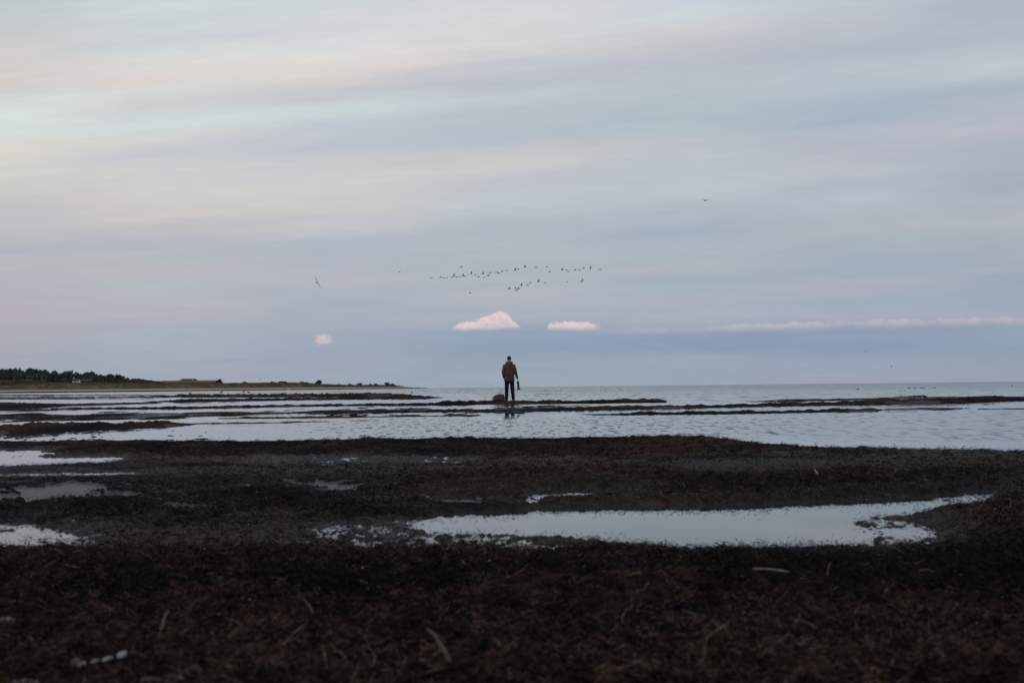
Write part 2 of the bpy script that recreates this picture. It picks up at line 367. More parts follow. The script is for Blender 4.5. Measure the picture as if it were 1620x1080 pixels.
def terrain(X, Y):
    px, v = to_px(X, Y)
    py = hor_at(px) + v
    # shared noises in metres
    n_big = fbm(X * 0.55, Y * 0.55, 3, 3)
    n_med = fbm(X * 2.3, Y * 2.3, 11, 3)
    n_fine = fbm(X * 9.0, Y * 9.0, 23, 3, 0.6)
    n_grit = fbm(X * 34.0, Y * 34.0, 31, 2, 0.6)
    h = np.full(X.shape, -0.09)
    kind = np.zeros(X.shape + (4,))     # brown, wet, silt, beside a pool
    # ---- banks out on the flat
    far = v < 92
    f_x = fbm(X * 0.9, Y * 0.25, 41, 3); f_l = fbm(X * 4.2, Y * 0.6, 47, 4, 0.75)
    for bi, (bk, rs, pts) in enumerate(BANKS):
        P = np.array(pts, dtype=float)
        m = far & (px > P[0, 0] - 5) & (px < P[-1, 0] + 5)
        if not m.any(): continue
        x = px[m]; hv = hor_at(x)
        ty = np.interp(x, P[:, 0], P[:, 1]) - hv; by = np.interp(x, P[:, 0], P[:, 2]) - hv
        dl = by - ty
        vb = by - dl * (1 - rs); vm = (by + vb) / 2; hw = np.maximum((by - vb) / 2, 0.05)
        top = CAM_H * (1 - ty / vm) * .90
        edge = 1 + 0.7 * f_x[m]
        q = 1 - ((v[m] - vm) / (hw * edge)) ** 2
        taper = sst(dl, 0.1, 1.2)
        if bk == 'silt':
            hh = np.where(q > -3, 0.010 * np.clip(q, -2, 1) * taper + 0.012 * f_x[m] + 0.004 * f_l[m], -1)
        else:
            flat_ = np.exp(-((X[m] + .3) / .9) ** 2) * ((Y[m] > 54) & (Y[m] < 64))
            lump = 0.96 + (0.55 * f_l[m] + 0.2 * f_x[m]) * (1 - .85 * flat_) + .06 * flat_
            hh = np.where(q > -2, top * taper * np.clip(q, 0, 1) ** 0.55 * lump - 0.004 + 0.01 * np.clip(q, -2, 0), -1)
        cur = h[m]; up = hh > cur
        cur = np.where(up, hh, cur); h[m] = cur
        k = kind[m]
        if bk == 'silt':
            bl = sst(f_l[m][up] * .8 + f_x[m][up] * .7, .02, .12)
            k[up, 0] = 0.2; k[up, 1] = 0.5 * (1 - bl); k[up, 2] = 1 - bl
            cc = h[m]; cc[up] += bl * .022 * CAM_H; h[m] = cc
        else:
            k[up, 0] = np.clip(0.55 + f_x[m][up] * 1.2, 0, 1); k[up, 1] = 0.0; k[up, 2] = .5 * (1 - np.clip(2 * flat_[up], 0, 1)) * sst(f_x[m][up] * 1.1 + n_big[m][up] * .5, .12, .3) * (q[up] < .6)
        kind[m] = k
    # ---- the beach in front
    S = np.array(SHORE, dtype=float)
    sy = np.interp(px, S[:, 0], S[:, 1]) - hor_at(px)
    crest = 0.055 + 0.012 * n_big
    left = sst(px, 330, 230)
    crest = crest * (1 - 0.55 * left)
    sy0 = sy / (1 - crest / CAM_H)             # where the crest stands on the ground
    d = v - sy0 + 3.0 * n_big                   # px below the crest line
    body = np.where(d > 0, crest * np.exp(-d / 9.0) + 0.022, crest * (1 - (d / 1.6) ** 2) + 0.022 * (1 + d / 1.6))
    body = np.where(d < -1.6 * 1.6, -0.09, body)
    body = np.maximum(body, -0.09)
    n_h = 0.022 * n_big + 0.030 * n_med + 0.020 * n_fine + 0.006 * n_grit
    # heaps and hollows of the beach (levels along the distance)
    lv_v = np.array([60, 118, 126, 136, 144, 152, 175, 192, 205, 226, 262, 278, 310, 345, 380, 430, 520, 900.])
    lv_h = np.array([.0, .00, .003, .004, .016, .018, .018, .010, .006, .004, .004, .012, .040, .060, .050, .062, .085, .09])
    vj = v * (1 + .10 * n_big + .07 * n_med + .03 * n_fine)
    lv = np.interp(v, lv_v, lv_h)
    rgt = sst(px, 1400, 1580) * sst(v, 185, 215) * (1 - sst(v, 300, 360))
    lv = lv + 0.02 * rgt
    mid = sst(px, 560, 800) * sst(v, 110, 130) * (1 - sst(v, 150, 170))
    lv = lv + 0.010 * mid
    onb = d > 0
    rough = np.interp(vj, [90, 118, 126, 137, 145, 215, 235, 258, 275, 330, 900], [1.0, .7, .3, .35, .9, .45, .35, .35, .9, 1.5, 1.4])
    rough = np.maximum(rough, 0.8 * rgt)
    hb = np.where(onb, body + lv + n_h * rough, body + n_h * 0.4)
    brown = np.interp(vj, [85, 110, 120, 150, 160, 200, 262, 290, 350, 368, 480, 900], [.6, .65, .4, .6, .22, .12, .15, .35, .02, .85, .9, .9])
    brown = brown + 0.95 * n_big + 0.45 * n_med + 0.25 * rgt
    wet = np.interp(vj, [85, 112, 122, 134, 145, 205, 222, 260, 275, 900], [0, .1, .75, .7, .1, .1, .8, .85, .1, .0]) * (1 - rgt * .8)
    silt = np.zeros_like(h); beside = np.zeros_like(h)
    # pools
    nearm = (v > 88) & (v < 300)
    if nearm.any():
        x = px[nearm]; y = py[nearm]; hh = hb[nearm]; nf = n_fine[nearm]; nm = n_med[nearm]; ng = n_grit[nearm]; nb = n_big[nearm]
        sl = silt[nearm]; wt = wet[nearm]; br = brown[nearm]; bs = beside[nearm]
        ysc = 5.0
        # the shallow speckled flat left of the pool
        sd = poly_sd(x, y, [(-700,826),(100,832),(350,825),(560,822),(640,818),(700,838),(1000,862),(1060,876),(900,878),(650,872),(300,884),(0,880),(-700,880)], 3.0)
        f = sst(sd, -18, 18)
        wtw = 0.5 + 0.5 * sst(x, 330, 620)
        hh = hh * (1 - f) + f * (0.0055 - 0.0052 * sst(x, 430, 660) + 0.014 * nf + 0.010 * nm + 0.012 * ng)
        wt = np.maximum(wt, f * wtw)
        # glinting wet strip behind the first ridge
        sd = poly_sd(x, y, [(330,726),(430,720),(760,720),(800,730),(740,738),(430,740),(340,735)], 5.0) + 20 * nm
        f = sst(sd, -12, 22)
        hh = hh * (1 - f) + f * (0.0048 + 0.010 * nf + 0.008 * nm + 0.010 * ng); wt = np.maximum(wt, f * .8); bs = np.maximum(bs, f * .7)
        for (pts, dep, soft) in POOLS:
            na_ = 1.0 if dep > .02 else 2.3
            sd = poly_sd(x, y, pts, ysc) + na_ * (13 * nm + 6 * nb + 9 * nf) + (0 if dep > .02 else 12)
            f = sst(sd, -soft * ysc * 0.9, soft * ysc * 0.9)
            tgt = -dep + 0.006 * nf + 0.003 * nm
            hh = hh * (1 - f) + tgt * f
            near = sst(sd, -22, 0)
            wt = np.maximum(wt, near * .6)
            bs = np.maximum(bs, sst(sd, -75, -20))
            # half drowned litter round the pool
            band = np.exp(-(sd / np.where(y < 812, 10.0, 30.0)) ** 2)
            hh = hh * (1 - 0.75 * band) + 0.75 * band * (hh * 0.25 + 0.012 * nf + 0.010 * ng - 0.0015)
        for pts in SILT:
            sd = poly_sd(x, y, pts, ysc) + 55 * nm + 12 * nb + 50 * nf + 2
            sd = sd - 60 * sst(vnoise(x * .012 + 3, y * .11, 5), .12, .3)
            f = sst(sd, -5, 5)
            hh = hh * (1 - f) + (0.005 + 0.0015 * nb) * f
            bs = np.maximum(bs, sst(sd, -60, -15)); sl = np.maximum(sl, sst(sd, -3, 3)); wt = np.maximum(wt, f * .8); br = br * (1 - f)
        hb[nearm] = hh; silt[nearm] = sl; wet[nearm] = wt; brown[nearm] = br; beside[nearm] = bs
    hb = hb + (0.010 * n_grit + 0.006 * n_fine) * onb * (1 - silt) * (1 - .6 * sst(hb, 0, -.012))
    use = (d > -1.6 * 1.6) & (v > 60)
    h = np.where(use, np.maximum(hb, -0.06), h)
    # broad calm end of the lagoon on the left is hardly covered: specks of wrack
    lm = (~use) & (px < 330) & (v > 62)
    h = np.where(lm, np.maximum(h, -0.018 + 0.03 * n_fine + 0.02 * n_med + 0.012 * sst(px, 200, 0)), h)
    kind[..., 0] = np.where(use, np.clip(brown, 0, 1), kind[..., 0])
    kind[..., 1] = np.where(use, np.clip(wet, 0, 1), kind[..., 1])
    kind[..., 2] = np.where(use, np.clip(silt, 0, 1), kind[..., 2])
    kind[..., 3] = np.where(use, beside, 0)
    return h, kind

vs = np.concatenate([np.arange(900, 500, -4.0), np.arange(500, 300, -1.2), np.arange(300, 180, -0.85), np.arange(180, 78, -0.7),
                     np.arange(78, 48, -1.0), np.arange(48, 12, -0.22), np.arange(12, 3.6, -0.35)])
us = np.arange(-1040, 1041, 2.0)
VV, UU = np.meshgrid(vs, us, indexing='ij')
jit = rng.uniform(-0.35, 0.35, VV.shape)
YY = KH / VV; XX = (UU + jit * 2.0) * YY / FPX
HH, KK = terrain(XX, YY)
me = mesh_np('beach', np.stack([XX, YY, HH], -1).reshape(-1, 3), grid_quads(*VV.shape)[:, ::-1])
ca = me.color_attributes.new('cover', 'FLOAT_COLOR', 'POINT')
ca.data.foreach_set('color', KK.astype(np.float32).ravel())

def new_mat(name):
    m = bpy.data.materials.new(name); m.use_nodes = True
    T = NT(m.node_tree); T.n.clear()
    b = T.new('ShaderNodeBsdfPrincipled'); o = T.new('ShaderNodeOutputMaterial'); T.l.new(b.outputs[0], o.inputs[0])
    return m, T, b

def ground_mat():
    m, T, b = new_mat('wrack_ground')
    geo = T.new('ShaderNodeNewGeometry').outputs['Position']
    at = T.new('ShaderNodeAttribute', attribute_name='cover'); s = T.new('ShaderNodeSeparateColor'); T.l.new(at.outputs['Color'], s.inputs[0])
    brown, wet, silt = s.outputs
    n1 = T.noise(geo, 60, 4, 0.7); n2 = T.noise(geo, 9, 4, 0.65); n3 = T.noise(geo, 190, 2, 0.6)
    dark = T.mix(T.ss(n1, .4, .7), (.003, .0028, .003, 1), (.012, .010, .009, 1))
    br = T.mix(T.ss(n2, .35, .65), (.024, .012, .008, 1), (.062, .032, .021, 1))
    c = T.mix(T.m('MULTIPLY', T.ss(T.m('ADD', T.m('MULTIPLY', brown, .55), T.m('MULTIPLY', n1, .6)), .42, .85), 1.0), dark, br)
    c = T.mix(T.m('MULTIPLY', T.ss(n3, .64, .74), .5), c, (.10, .075, .055, 1))
    sc = T.mix(T.ss(n2, .3, .7), (.062, .061, .064, 1), (.098, .094, .094, 1))
    sm = T.ss(silt, .35, .6)
    c = T.mix(sm, c, sc)
    T.put(b.inputs['Base Color'], c)
    r = T.m('ADD', T.m('MULTIPLY', wet, -.35), .85)
    T.put(b.inputs['Roughness'], r)
    T.put(b.inputs['Specular IOR Level'], T.m('ADD', T.m('MULTIPLY', wet, .15), .02))
    bp = T.new('ShaderNodeBump'); bp.inputs['Distance'].default_value = .012; T.put(bp.inputs['Strength'], T.m('SUBTRACT', 1.0, T.m('MULTIPLY', sm, .85)))
    T.put(bp.inputs['Height'], T.m('ADD', n1, T.m('MULTIPLY', n3, .6))); T.l.new(bp.outputs[0], b.inputs['Normal'])
    return m
M_ground = ground_mat()
beach = link_mesh('beach', me, M_ground)
tag(beach, 'dark wrack covered beach with banks of seaweed lying in shallow water', None, None, 'structure')

# ------------------------------------------------------------------ water
def water_mat(name, near):
    m, T, b = new_mat(name)
    geo = T.new('ShaderNodeNewGeometry').outputs['Position']
    s = T.new('ShaderNodeSeparateXYZ'); T.l.new(geo, s.inputs[0]); gx, gy, gz = s.outputs
    T.put(b.inputs['Base Color'], (.045, .100, .145, 1) if not near else (.02, .03, .035, 1)); b.inputs['IOR'].default_value = 1.333
    if near:
        b.inputs['Roughness'].default_value = .02
        n = T.noise(geo, 5, 2, .5)
        bp = T.new('ShaderNodeBump'); bp.inputs['Distance'].default_value = .0006; bp.inputs['Strength'].default_value = .5
        T.put(bp.inputs['Height'], n); T.l.new(bp.outputs[0], b.inputs['Normal'])
        return m
    b.inputs['Roughness'].default_value = .03
    at = T.new('ShaderNodeAttribute', attribute_name='ripple'); rip = at.outputs['Fac']
    # wind ripples: facets tilted at random, longer crests farther out
    fa = T.ss(gy, 42, 75); fb = T.ss(gy, 130, 330); fc = T.ss(gy, 900, 3500)
    na = T.noise(T.xyz(T.m('MULTIPLY', gx, 7.5), T.m('MULTIPLY', gy, 1.25), 0), 1.0, 3, .6, .4)
    nb = T.noise(T.xyz(T.m('MULTIPLY', gx, 2.4), T.m('MULTIPLY', gy, .22), 2), 1.0, 3, .6, .4)
    nc = T.noise(T.xyz(T.m('MULTIPLY', gx, .75), T.m('MULTIPLY', gy, .018), 7), 1.0, 3, .65, .3)
    gust = T.noise(T.xyz(T.m('MULTIPLY', gx, .30), T.m('MULTIPLY', gy, .06), 4), 1.0, 2, .5)
    def lerp(f, a, b_): return T.m('ADD', a, T.m('MULTIPLY', f, T.m('SUBTRACT', b_, a)))
    nn = lerp(fb, lerp(fa, na, nb), nc)
    dash = T.ss(nn, .50, .70)
    soft = T.m('SUBTRACT', nn, .5)
    base = T.m('ADD', T.ss(gy, 60, 240, .035, .115), T.ss(gy, 600, 4000, 0.0, .03))
    g = T.ss(gust, .3, .65, .45, 1.15)
    tilt = T.m('ADD', base, T.m('MULTIPLY', g, T.m('ADD', T.m('MULTIPLY', dash, .34), T.m('MULTIPLY', soft, .16))))
    tilt = T.m('MULTIPLY', tilt, rip)
    tx = T.m('MULTIPLY', T.m('SUBTRACT', T.noise(T.xyz(T.m('MULTIPLY', gx, 4.0), T.m('MULTIPLY', gy, .8), 9), 1.0, 2, .5), .5), T.m('MULTIPLY', rip, .25))
    nrm = T.new('ShaderNodeVectorMath', operation='NORMALIZE'); T.l.new(T.xyz(tx, T.m('MULTIPLY', tilt, -1.0), 1.0), nrm.inputs[0])
    T.l.new(nrm.outputs[0], b.inputs['Normal'])
    return m

def ripple_field(X, Y):
    px, v = to_px(X, Y); py = hor_at(px) + v
    r = np.ones_like(X)
    n = fbm(X * .12, Y * .05, 90, 3)
    S = np.array(SHORE, dtype=float); sy = np.interp(px, S[:, 0], S[:, 1])
    r *= 1 - .93 * sst(py + 10 * n, sy - 22, sy - 8) * (py < sy + 60) * np.maximum(sst(px, 1000, 1250), sst(px, 600, 450) * .9)
    r *= 1 - .80 * sst(px + 200 * n, 560, 250) * (v > 20)
    r *= 1 - .85 * np.exp(-((py - (650 - .012 * (px - 900))) / 8.0) ** 2) * sst(px, 650, 800)
    r *= 1 - .9 * np.exp(-((px - 806) / 70.) ** 2) * np.exp(-((py - 656) / 8.) ** 2)
    r *= 1 - .75 * ((v < 32) & (v > 10) & (px < 740))
    return np.clip(r, .03, 1)
wv = np.concatenate([np.arange(122, 60, -2.0), np.arange(60, 10, -0.7), np.arange(10, 2, -0.35), [1.5, 1.0, .7, .4, .2, .1, .05, .025]])
wu = np.concatenate([[-5200, -3600, -2400, -1600], np.arange(-1200, 1201, 24.0), [1600, 2400, 3600, 5200]])
WV, WU = np.meshgrid(wv, wu, indexing='ij'); WY = KH / WV; WX = WU * WY / FPX
mw = mesh_np('sea', np.stack([WX, WY, np.zeros_like(WX)], -1).reshape(-1, 3), grid_quads(*WV.shape)[:, ::-1])
ra = mw.attributes.new('ripple', 'FLOAT', 'POINT'); ra.data.foreach_set('value', ripple_field(WX, WY).astype(np.float32).ravel())
sea = link_mesh('sea', mw, water_mat('sea_water', False)); tag(sea, kind='structure', label='grey blue rippled sea reaching to the horizon')
yb = KH / 122
pool = link_mesh('tide_pool', mesh_np('tide_pool', [(-14, .6, 0), (14, .6, 0), (14, yb, 0), (-14, yb, 0)], [(0, 1, 2, 3)]), water_mat('still_water', True))
tag(pool, kind='structure', label='still water of the tide pools lying in the wrack')
deep = link_mesh('seabed', mesh_np('seabed', [(-60000, -50, -.6), (60000, -50, -.6), (60000, 70000, -.6), (-60000, 70000, -.6)], [(0, 1, 2, 3)]), M_ground)
tag(deep, kind='structure', label='dark bottom under the water')

# ------------------------------------------------------------------ plain materials
def simple(name, col, rough=.8, spec=.2, var=0.0, scale=20.0, col2=None, bump=0.0, objrand=0.0):
    m, T, b = new_mat(name)
    c = (*col, 1)
    tcn = T.new('ShaderNodeTexCoord').outputs['Object']
    n = T.noise(tcn, scale, 4, .6)
    if col2 is None: col2 = tuple(x * (1 - var) for x in col)
    c = T.mix(T.ss(n, .35, .65), c, (*col2, 1))
    if objrand:
        oi = T.new('ShaderNodeObjectInfo').outputs['Random']
        k = T.m('ADD', 1 - objrand, T.m('MULTIPLY', oi, 2 * objrand)); c = T.mul(c, T.xyz(k, k, T.m('ADD', T.m('MULTIPLY', k, .6), .4)))
    T.put(b.inputs['Base Color'], c); b.inputs['Roughness'].default_value = rough; b.inputs['Specular IOR Level'].default_value = spec
    if bump:
        bp = T.new('ShaderNodeBump'); bp.inputs['Distance'].default_value = bump; bp.inputs['Strength'].default_value = .8
        T.put(bp.inputs['Height'], n); T.l.new(bp.outputs[0], b.inputs['Normal'])
    return m

# ------------------------------------------------------------------ loose wrack on the beach
def ribbon_mesh(name, nstr, L, wd, lift, spread, seg=6, curl=1.0, seed=1):
    r = random.Random(seed); V = []; F = []
    for s in range(nstr):
        a = r.uniform(0, 6.28); x = r.gauss(0, spread); y = r.gauss(0, spread); z = r.uniform(0, lift * .4)
        l = L * r.uniform(.5, 1.2); w = wd * r.uniform(.6, 1.3); dz = r.uniform(-.2, 1.0) * lift / l
        tw = r.uniform(-.6, .6); cu = r.gauss(0, 1) * curl
        for k in range(seg + 1):
            t = k / seg
            nx, ny = -math.sin(a) * math.cos(tw), math.cos(a) * math.cos(tw); nz = math.sin(tw)
            ww = w * (1 - .6 * t) * .5
            V += [(x - nx * ww, y - ny * ww, max(z - nz * ww, -.002)), (x + nx * ww, y + ny * ww, z + nz * ww)]
            if k < seg:
                b0 = len(V) - 2; F.append((b0, b0 + 1, b0 + 3, b0 + 2))
            st = l / seg
            x += math.cos(a) * st; y += math.sin(a) * st; z += dz * st * math.cos(math.pi * t * 1.1); z = max(z, 0)
            a += cu / seg + r.gauss(0, .35 * curl); tw += r.gauss(0, .4)
    me = mesh_np(name, V, F); return me

def scatter(name, protos, pts, rots, scls, label, cat):
    """ground cover nobody could count: points carrying instances of a few little scraps"""
    # the protos are joined per point batch into real geometry via geometry nodes
    nv = len(pts)
    me = bpy.data.meshes.new(name); me.vertices.add(nv); me.vertices.foreach_set('co', np.asarray(pts, dtype=np.float32).ravel())
    a = me.attributes.new('rot', 'FLOAT_VECTOR', 'POINT'); a.data.foreach_set('vector', np.asarray(rots, dtype=np.float32).ravel())
    a = me.attributes.new('scl', 'FLOAT', 'POINT'); a.data.foreach_set('value', np.asarray(scls, dtype=np.float32).ravel())
    a = me.attributes.new('idx', 'INT', 'POINT'); a.data.foreach_set('value', rng.integers(0, len(protos), nv).astype(np.int32))
    o = bpy.data.objects.new(name, me); COL.objects.link(o)
    c = bpy.data.collections.new(name + '_scraps')
    for i, pm in enumerate(protos):
        p = bpy.data.objects.new('%s_scrap_%02d' % (name, i), pm); c.objects.link(p)
    g = bpy.data.node_groups.new(name, 'GeometryNodeTree')
    g.interface.new_socket('Geometry', in_out='INPUT', socket_type='NodeSocketGeometry')
    g.interface.new_socket('Geometry', in_out='OUTPUT', socket_type='NodeSocketGeometry')
    N = g.nodes; L = g.links
    gi = N.new('NodeGroupInput'); go = N.new('NodeGroupOutput')
    ci = N.new('GeometryNodeCollectionInfo'); ci.inputs['Collection'].default_value = c; ci.inputs['Separate Children'].default_value = True; ci.inputs['Reset Children'].default_value = True
    ip = N.new('GeometryNodeInstanceOnPoints')
    def attr(n, t):
        x = N.new('GeometryNodeInputNamedAttribute'); x.data_type = t; x.inputs[0].default_value = n
        return [q for q in x.outputs if q.enabled and q.name == 'Attribute'][0]
    L.new(gi.outputs[0], ip.inputs['Points']); L.new(ci.outputs[0], ip.inputs['Instance'])
    ip.inputs['Pick Instance'].default_value = True
    L.new(attr('idx', 'INT'), ip.inputs['Instance Index'])
    L.new(attr('rot', 'FLOAT_VECTOR'), ip.inputs['Rotation']); L.new(attr('scl', 'FLOAT'), ip.inputs['Scale'])
    L.new(ip.outputs[0], go.inputs[0])
    md = o.modifiers.new('scatter', 'NODES'); md.node_group = g
    tag(o, label, cat, None, 'stuff')
    return o

def scrap_mat(name, c1, c2, rough=.7, spec=.15):
    m, T, b = new_mat(name)
    geo = T.new('ShaderNodeNewGeometry').outputs['Position']
    n = T.noise(geo, 14, 3, .6); n2 = T.noise(geo, 120, 2, .5)
    c = T.mix(T.ss(n, .35, .65), (*c1, 1), (*c2, 1)); k = T.ss(n2, .3, .7, .55, 1.35); c = T.mul(c, T.xyz(k, k, k))
    T.put(b.inputs['Base Color'], c); b.inputs['Roughness'].default_value = rough; b.inputs['Specular IOR Level'].default_value = spec
    return m

def sample_ground(n, vlo, vhi, gam=1.0, keep=None, ulim=1000):
    """points on the beach; gam 0 = even per square metre, 1 = denser close by"""
    ylo, yhi = KH / vhi, KH / vlo
    t = rng.random(n)
    e = 2.0 - 2.0 * gam + 1e-6                   # width grows with Y
    Y = (ylo ** e + t * (yhi ** e - ylo ** e)) ** (1 / e)
    X = rng.uniform(-ulim, ulim, n) * Y / FPX
    h, k = terrain(X, Y)
    m = h > 0.0005
    if keep is not None: m &= keep(X, Y, h, k)
    return X[m], Y[m], h[m], k[m]

def put_scraps(name, protos, mat, n, vlo, vhi, gam, label, cat, keep=None, sc=(.6, 1.4), tilt=.35, sink=.004):
    for p in protos:
        p.materials.clear(); p.materials.append(mat)
    X, Y, h, k = sample_ground(n, vlo, vhi, gam, keep)
    pts = np.stack([X, Y, h - sink], -1)
    rots = np.stack([rng.normal(0, tilt, len(X)), rng.normal(0, tilt, len(X)), rng.uniform(0, 6.283, len(X))], -1)
    return scatter(name, protos, pts, rots, rng.uniform(sc[0], sc[1], len(X)), label, cat)

P = lambda *a, **k: ribbon_mesh('scrap', *a, **k)
put_scraps('black_seaweed', [P(11, .055, .0040, .020, .022, seed=s, curl=1.5) for s in range(6)],
           scrap_mat('seaweed_black', (.0035, .0032, .0034), (.013, .010, .009), .7, .06), 52000, 86, 680, .78,
           'black seaweed strands heaped over the beach', 'seaweed', lambda X, Y, h, k: (k[:, 2] < .3) & (h > .003) & (rng.random(len(X)) < (1 - .5 * k[:, 1]) * (1 - .93 * k[:, 3])), sc=(.4, 1.15))
put_scraps('brown_seaweed', [P(12, .045, .0030, .015, .022, seed=20 + s, curl=1.7) for s in range(6)],
           scrap_mat('seaweed_brown', (.036, .018, .012), (.125, .066, .044), .7, .06), 50000, 86, 680, .78,
           'reddish brown seaweed litter spread on the beach', 'seaweed', lambda X, Y, h, k: (k[:, 2] < .3) & (h > .004) & (rng.random(len(X)) < np.clip(k[:, 0] * 1.4 - .05, .03, 1) * (1 - .4 * k[:, 1]) * (1 - .9 * k[:, 3])), sc=(.4, 1.15))
put_scraps('dry_eelgrass', [P(2, .065, .0026, .02, .02, seed=40 + s, curl=.8) for s in range(6)],
           scrap_mat('eelgrass_dry', (.12, .080, .055), (.21, .155, .11)), 8500, 86, 680, .80,
           'thin dry tan eelgrass blades lying on the wrack', 'eelgrass', lambda X, Y, h, k: (k[:, 2] < .3) & (h > .004) & (rng.random(len(X)) < (.05 + .8 * k[:, 0] ** 2) * np.where(Y < 4.4, .3, 1)), sc=(.5, 1.6))
put_scraps('wet_speckle', [P(6, .024, .0028, .012, .028, seed=60 + s, curl=1.2, seg=4) for s in range(5)],
           scrap_mat('seaweed_wet', (.006, .004, .004), (.034, .020, .015), .38, .20), 70000, 112, 290, .5,
           'small wet seaweed bits round and in the shallow pools', 'seaweed', lambda X, Y, h, k: (k[:, 2] < .4) & (rng.random(len(X)) < np.where(h > .002, np.maximum(k[:, 1], k[:, 3]) * .9, .05)), tilt=.30, sink=.002)
put_scraps('front_litter', [P(8, .042, .0050, .012, .025, seed=140 + s, curl=.8) for s in range(6)],
           scrap_mat('seaweed_front', (.055, .030, .020), (.140, .082, .056), .7, .1), 17000, 345, 700, .6,
           'pale brown dried seaweed litter at the front of the beach', 'seaweed', lambda X, Y, h, k: rng.random(len(X)) < sst(KH / Y + 60 * fbm(X * 3, Y * 3, 77, 2), 405, 465) * sst(fbm(X * 5.5, Y * 5.5, 71, 3), -.15, .25), sc=(.3, 1.0))
def chip(seed):
    r = random.Random(seed); V = [(0, 0, .002)]
    for k in range(6): V.append((math.cos(k * 1.047) * r.uniform(.002, .006), math.sin(k * 1.047) * r.uniform(.002, .004), r.uniform(.001, .004)))
    return mesh_np('chip', V, [(0, 1 + k, 1 + (k + 1) % 6) for k in range(6)])
put_scraps('shell_bits', [chip(s) for s in range(4)], scrap_mat('shell_grit', (.30, .28, .26), (.45, .42, .40), .5, .4), 950, 86, 680, .8,
           'pale broken shell bits strewn in the seaweed', 'shells', lambda X, Y, h, k: (k[:, 2] < .3) & (h > .015), tilt=.5, sink=-.003)
put_scraps('bank_seaweed', [P(10, .075, .012, .020, .07, seed=80 + s, curl=1.6) for s in range(5)],
           scrap_mat('seaweed_bank', (.014, .008, .007), (.050, .026, .018), .8, .05), 22000, 14, 110, .45,
           'ragged dark seaweed heaped along the banks and the water edge', 'seaweed', lambda X, Y, h, k: (k[:, 2] < .3) & (h > .03) & (rng.random(len(X)) < .8) & (np.hypot(X + .12, (Y - 59.3) * .3) > .45), sc=(.35, 1.0), sink=.008, tilt=.14)

def ground_z(X, Y):
    h, k = terrain(np.array([float(X)]), np.array([float(Y)])); return float(h[0])
def ground_at(px, py):
    """where the view line through a survey spot meets the beach"""
    v = py - hor_at(px)
    for _ in range(1):
        Ys = np.linspace(KH / v * .75, KH / v * 1.02, 400)
        u = px - 810 - v * SLOPE
        h, k = terrain(u * Ys / FPX, Ys)
        vis = (CAM_H - np.maximum(h, 0)) * FPX / Ys
        i = int(np.argmax(vis <= v)) if (vis <= v).any() else len(Ys) - 1
        return Vector((u * Ys[i] / FPX, Ys[i], max(float(h[i]), 0.0)))

# ------------------------------------------------------------------ single things lying on the beach
M_stick = simple('bleached_wood', (.28, .22, .19), .7, .2, scale=40, col2=(.18, .13, .11), bump=.001)
M_twig = simple('dry_reed', (.22, .14, .09), .8, .1, scale=60, col2=(.13, .08, .05), bump=.001)
def stem(name, pts, r0, r1, mat, label, cat, joints=True, n=8):
    bm = bmesh.new(); m = len(pts); L = []
    for i, p in enumerate(pts):
        r = r0 + (r1 - r0) * i / (m - 1); L.append((*p, r))
        if joints and 0 < i < m - 1: L[-1] = (*p, r * 1.18)
    limb(bm, L, n)
    base = Vector(pts[0])
    bmesh.ops.translate(bm, verts=bm.verts, vec=-base)
    o = bm_obj(name, bm, mat); o.location = base
    return tag(o, label, cat)
def between(a, b, n, sag=0.0, wob=0.0, seed=0):
    r = random.Random(seed); out = []
    for i in range(n):
        t = i / (n - 1); p = a.lerp(b, t); p.z += sag * 4 * t * (1 - t); p.x += r.uniform(-wob, wob); p.y += r.uniform(-wob, wob) * .5; out.append(tuple(p))
    return out
a = ground_at(1190, 910) + Vector((0, 0, .022)); b = ground_at(1241, 914) + Vector((0, 0, .022)); b.y = a.y - .03; b.x = a.x + 51 * a.y / FPX; b.z = a.z - .006
stem('stick', between(a, b, 7, .004, .002, 1), .0030, .0022, M_stick, 'pale bleached stick lying flat on the black wrack right of centre', 'stick')
a = ground_at(1309, 918); b = a + Vector((-.006, 0, .032)); c = a + Vector((.003, .0, .056))
stem('twig', [tuple(a), tuple(a.lerp(b, .5) + Vector((-.003, 0, 0))), tuple(b), tuple(c)], .0024, .0016, M_twig, 'short brown twig standing upright in the wrack right of the pale stick', 'twig')
a = ground_at(1292, 753); a.z += .01; b = a + Vector((-.018, 0, .034))
stem('reed_stub', between(a, b, 4, 0, .002, 3), .008, .007, simple('reed_tan', (.34, .22, .14), .8, .1, scale=50), 'broken tan reed stub leaning left on the far part of the beach', 'reed')
a = ground_at(712, 1058); b = ground_at(676, 1014); a.z += .02; b.z += .03
stem('reed_stalk', between(a, b, 6, .01, .002, 4), .0050, .0030, simple('reed_dull', (.07, .05, .036), .8, .1, scale=50), 'long dull brown reed stalk lying slantwise in the front wrack', 'reed')
a = ground_at(252, 1015); b = ground_at(268, 985); a.z += .012; b.z += .035
stem('reed_stalk', between(a, b, 5, .006, .002, 5), .0034, .0024, simple('reed_brown', (.11, .07, .045), .8, .1, scale=50), 'short tan reed stalk poking up from the brown litter at lower left', 'reed')
a = ground_at(1450, 911); b = a + Vector((.05, 0, -.004)); a.z += .02; b.z += .02
stem('straw', between(a, b, 5, .006, .002, 6), .0014, .0010, M_twig, 'thin curved straw lying on dark wrack at the right of the upright twig', 'straw')

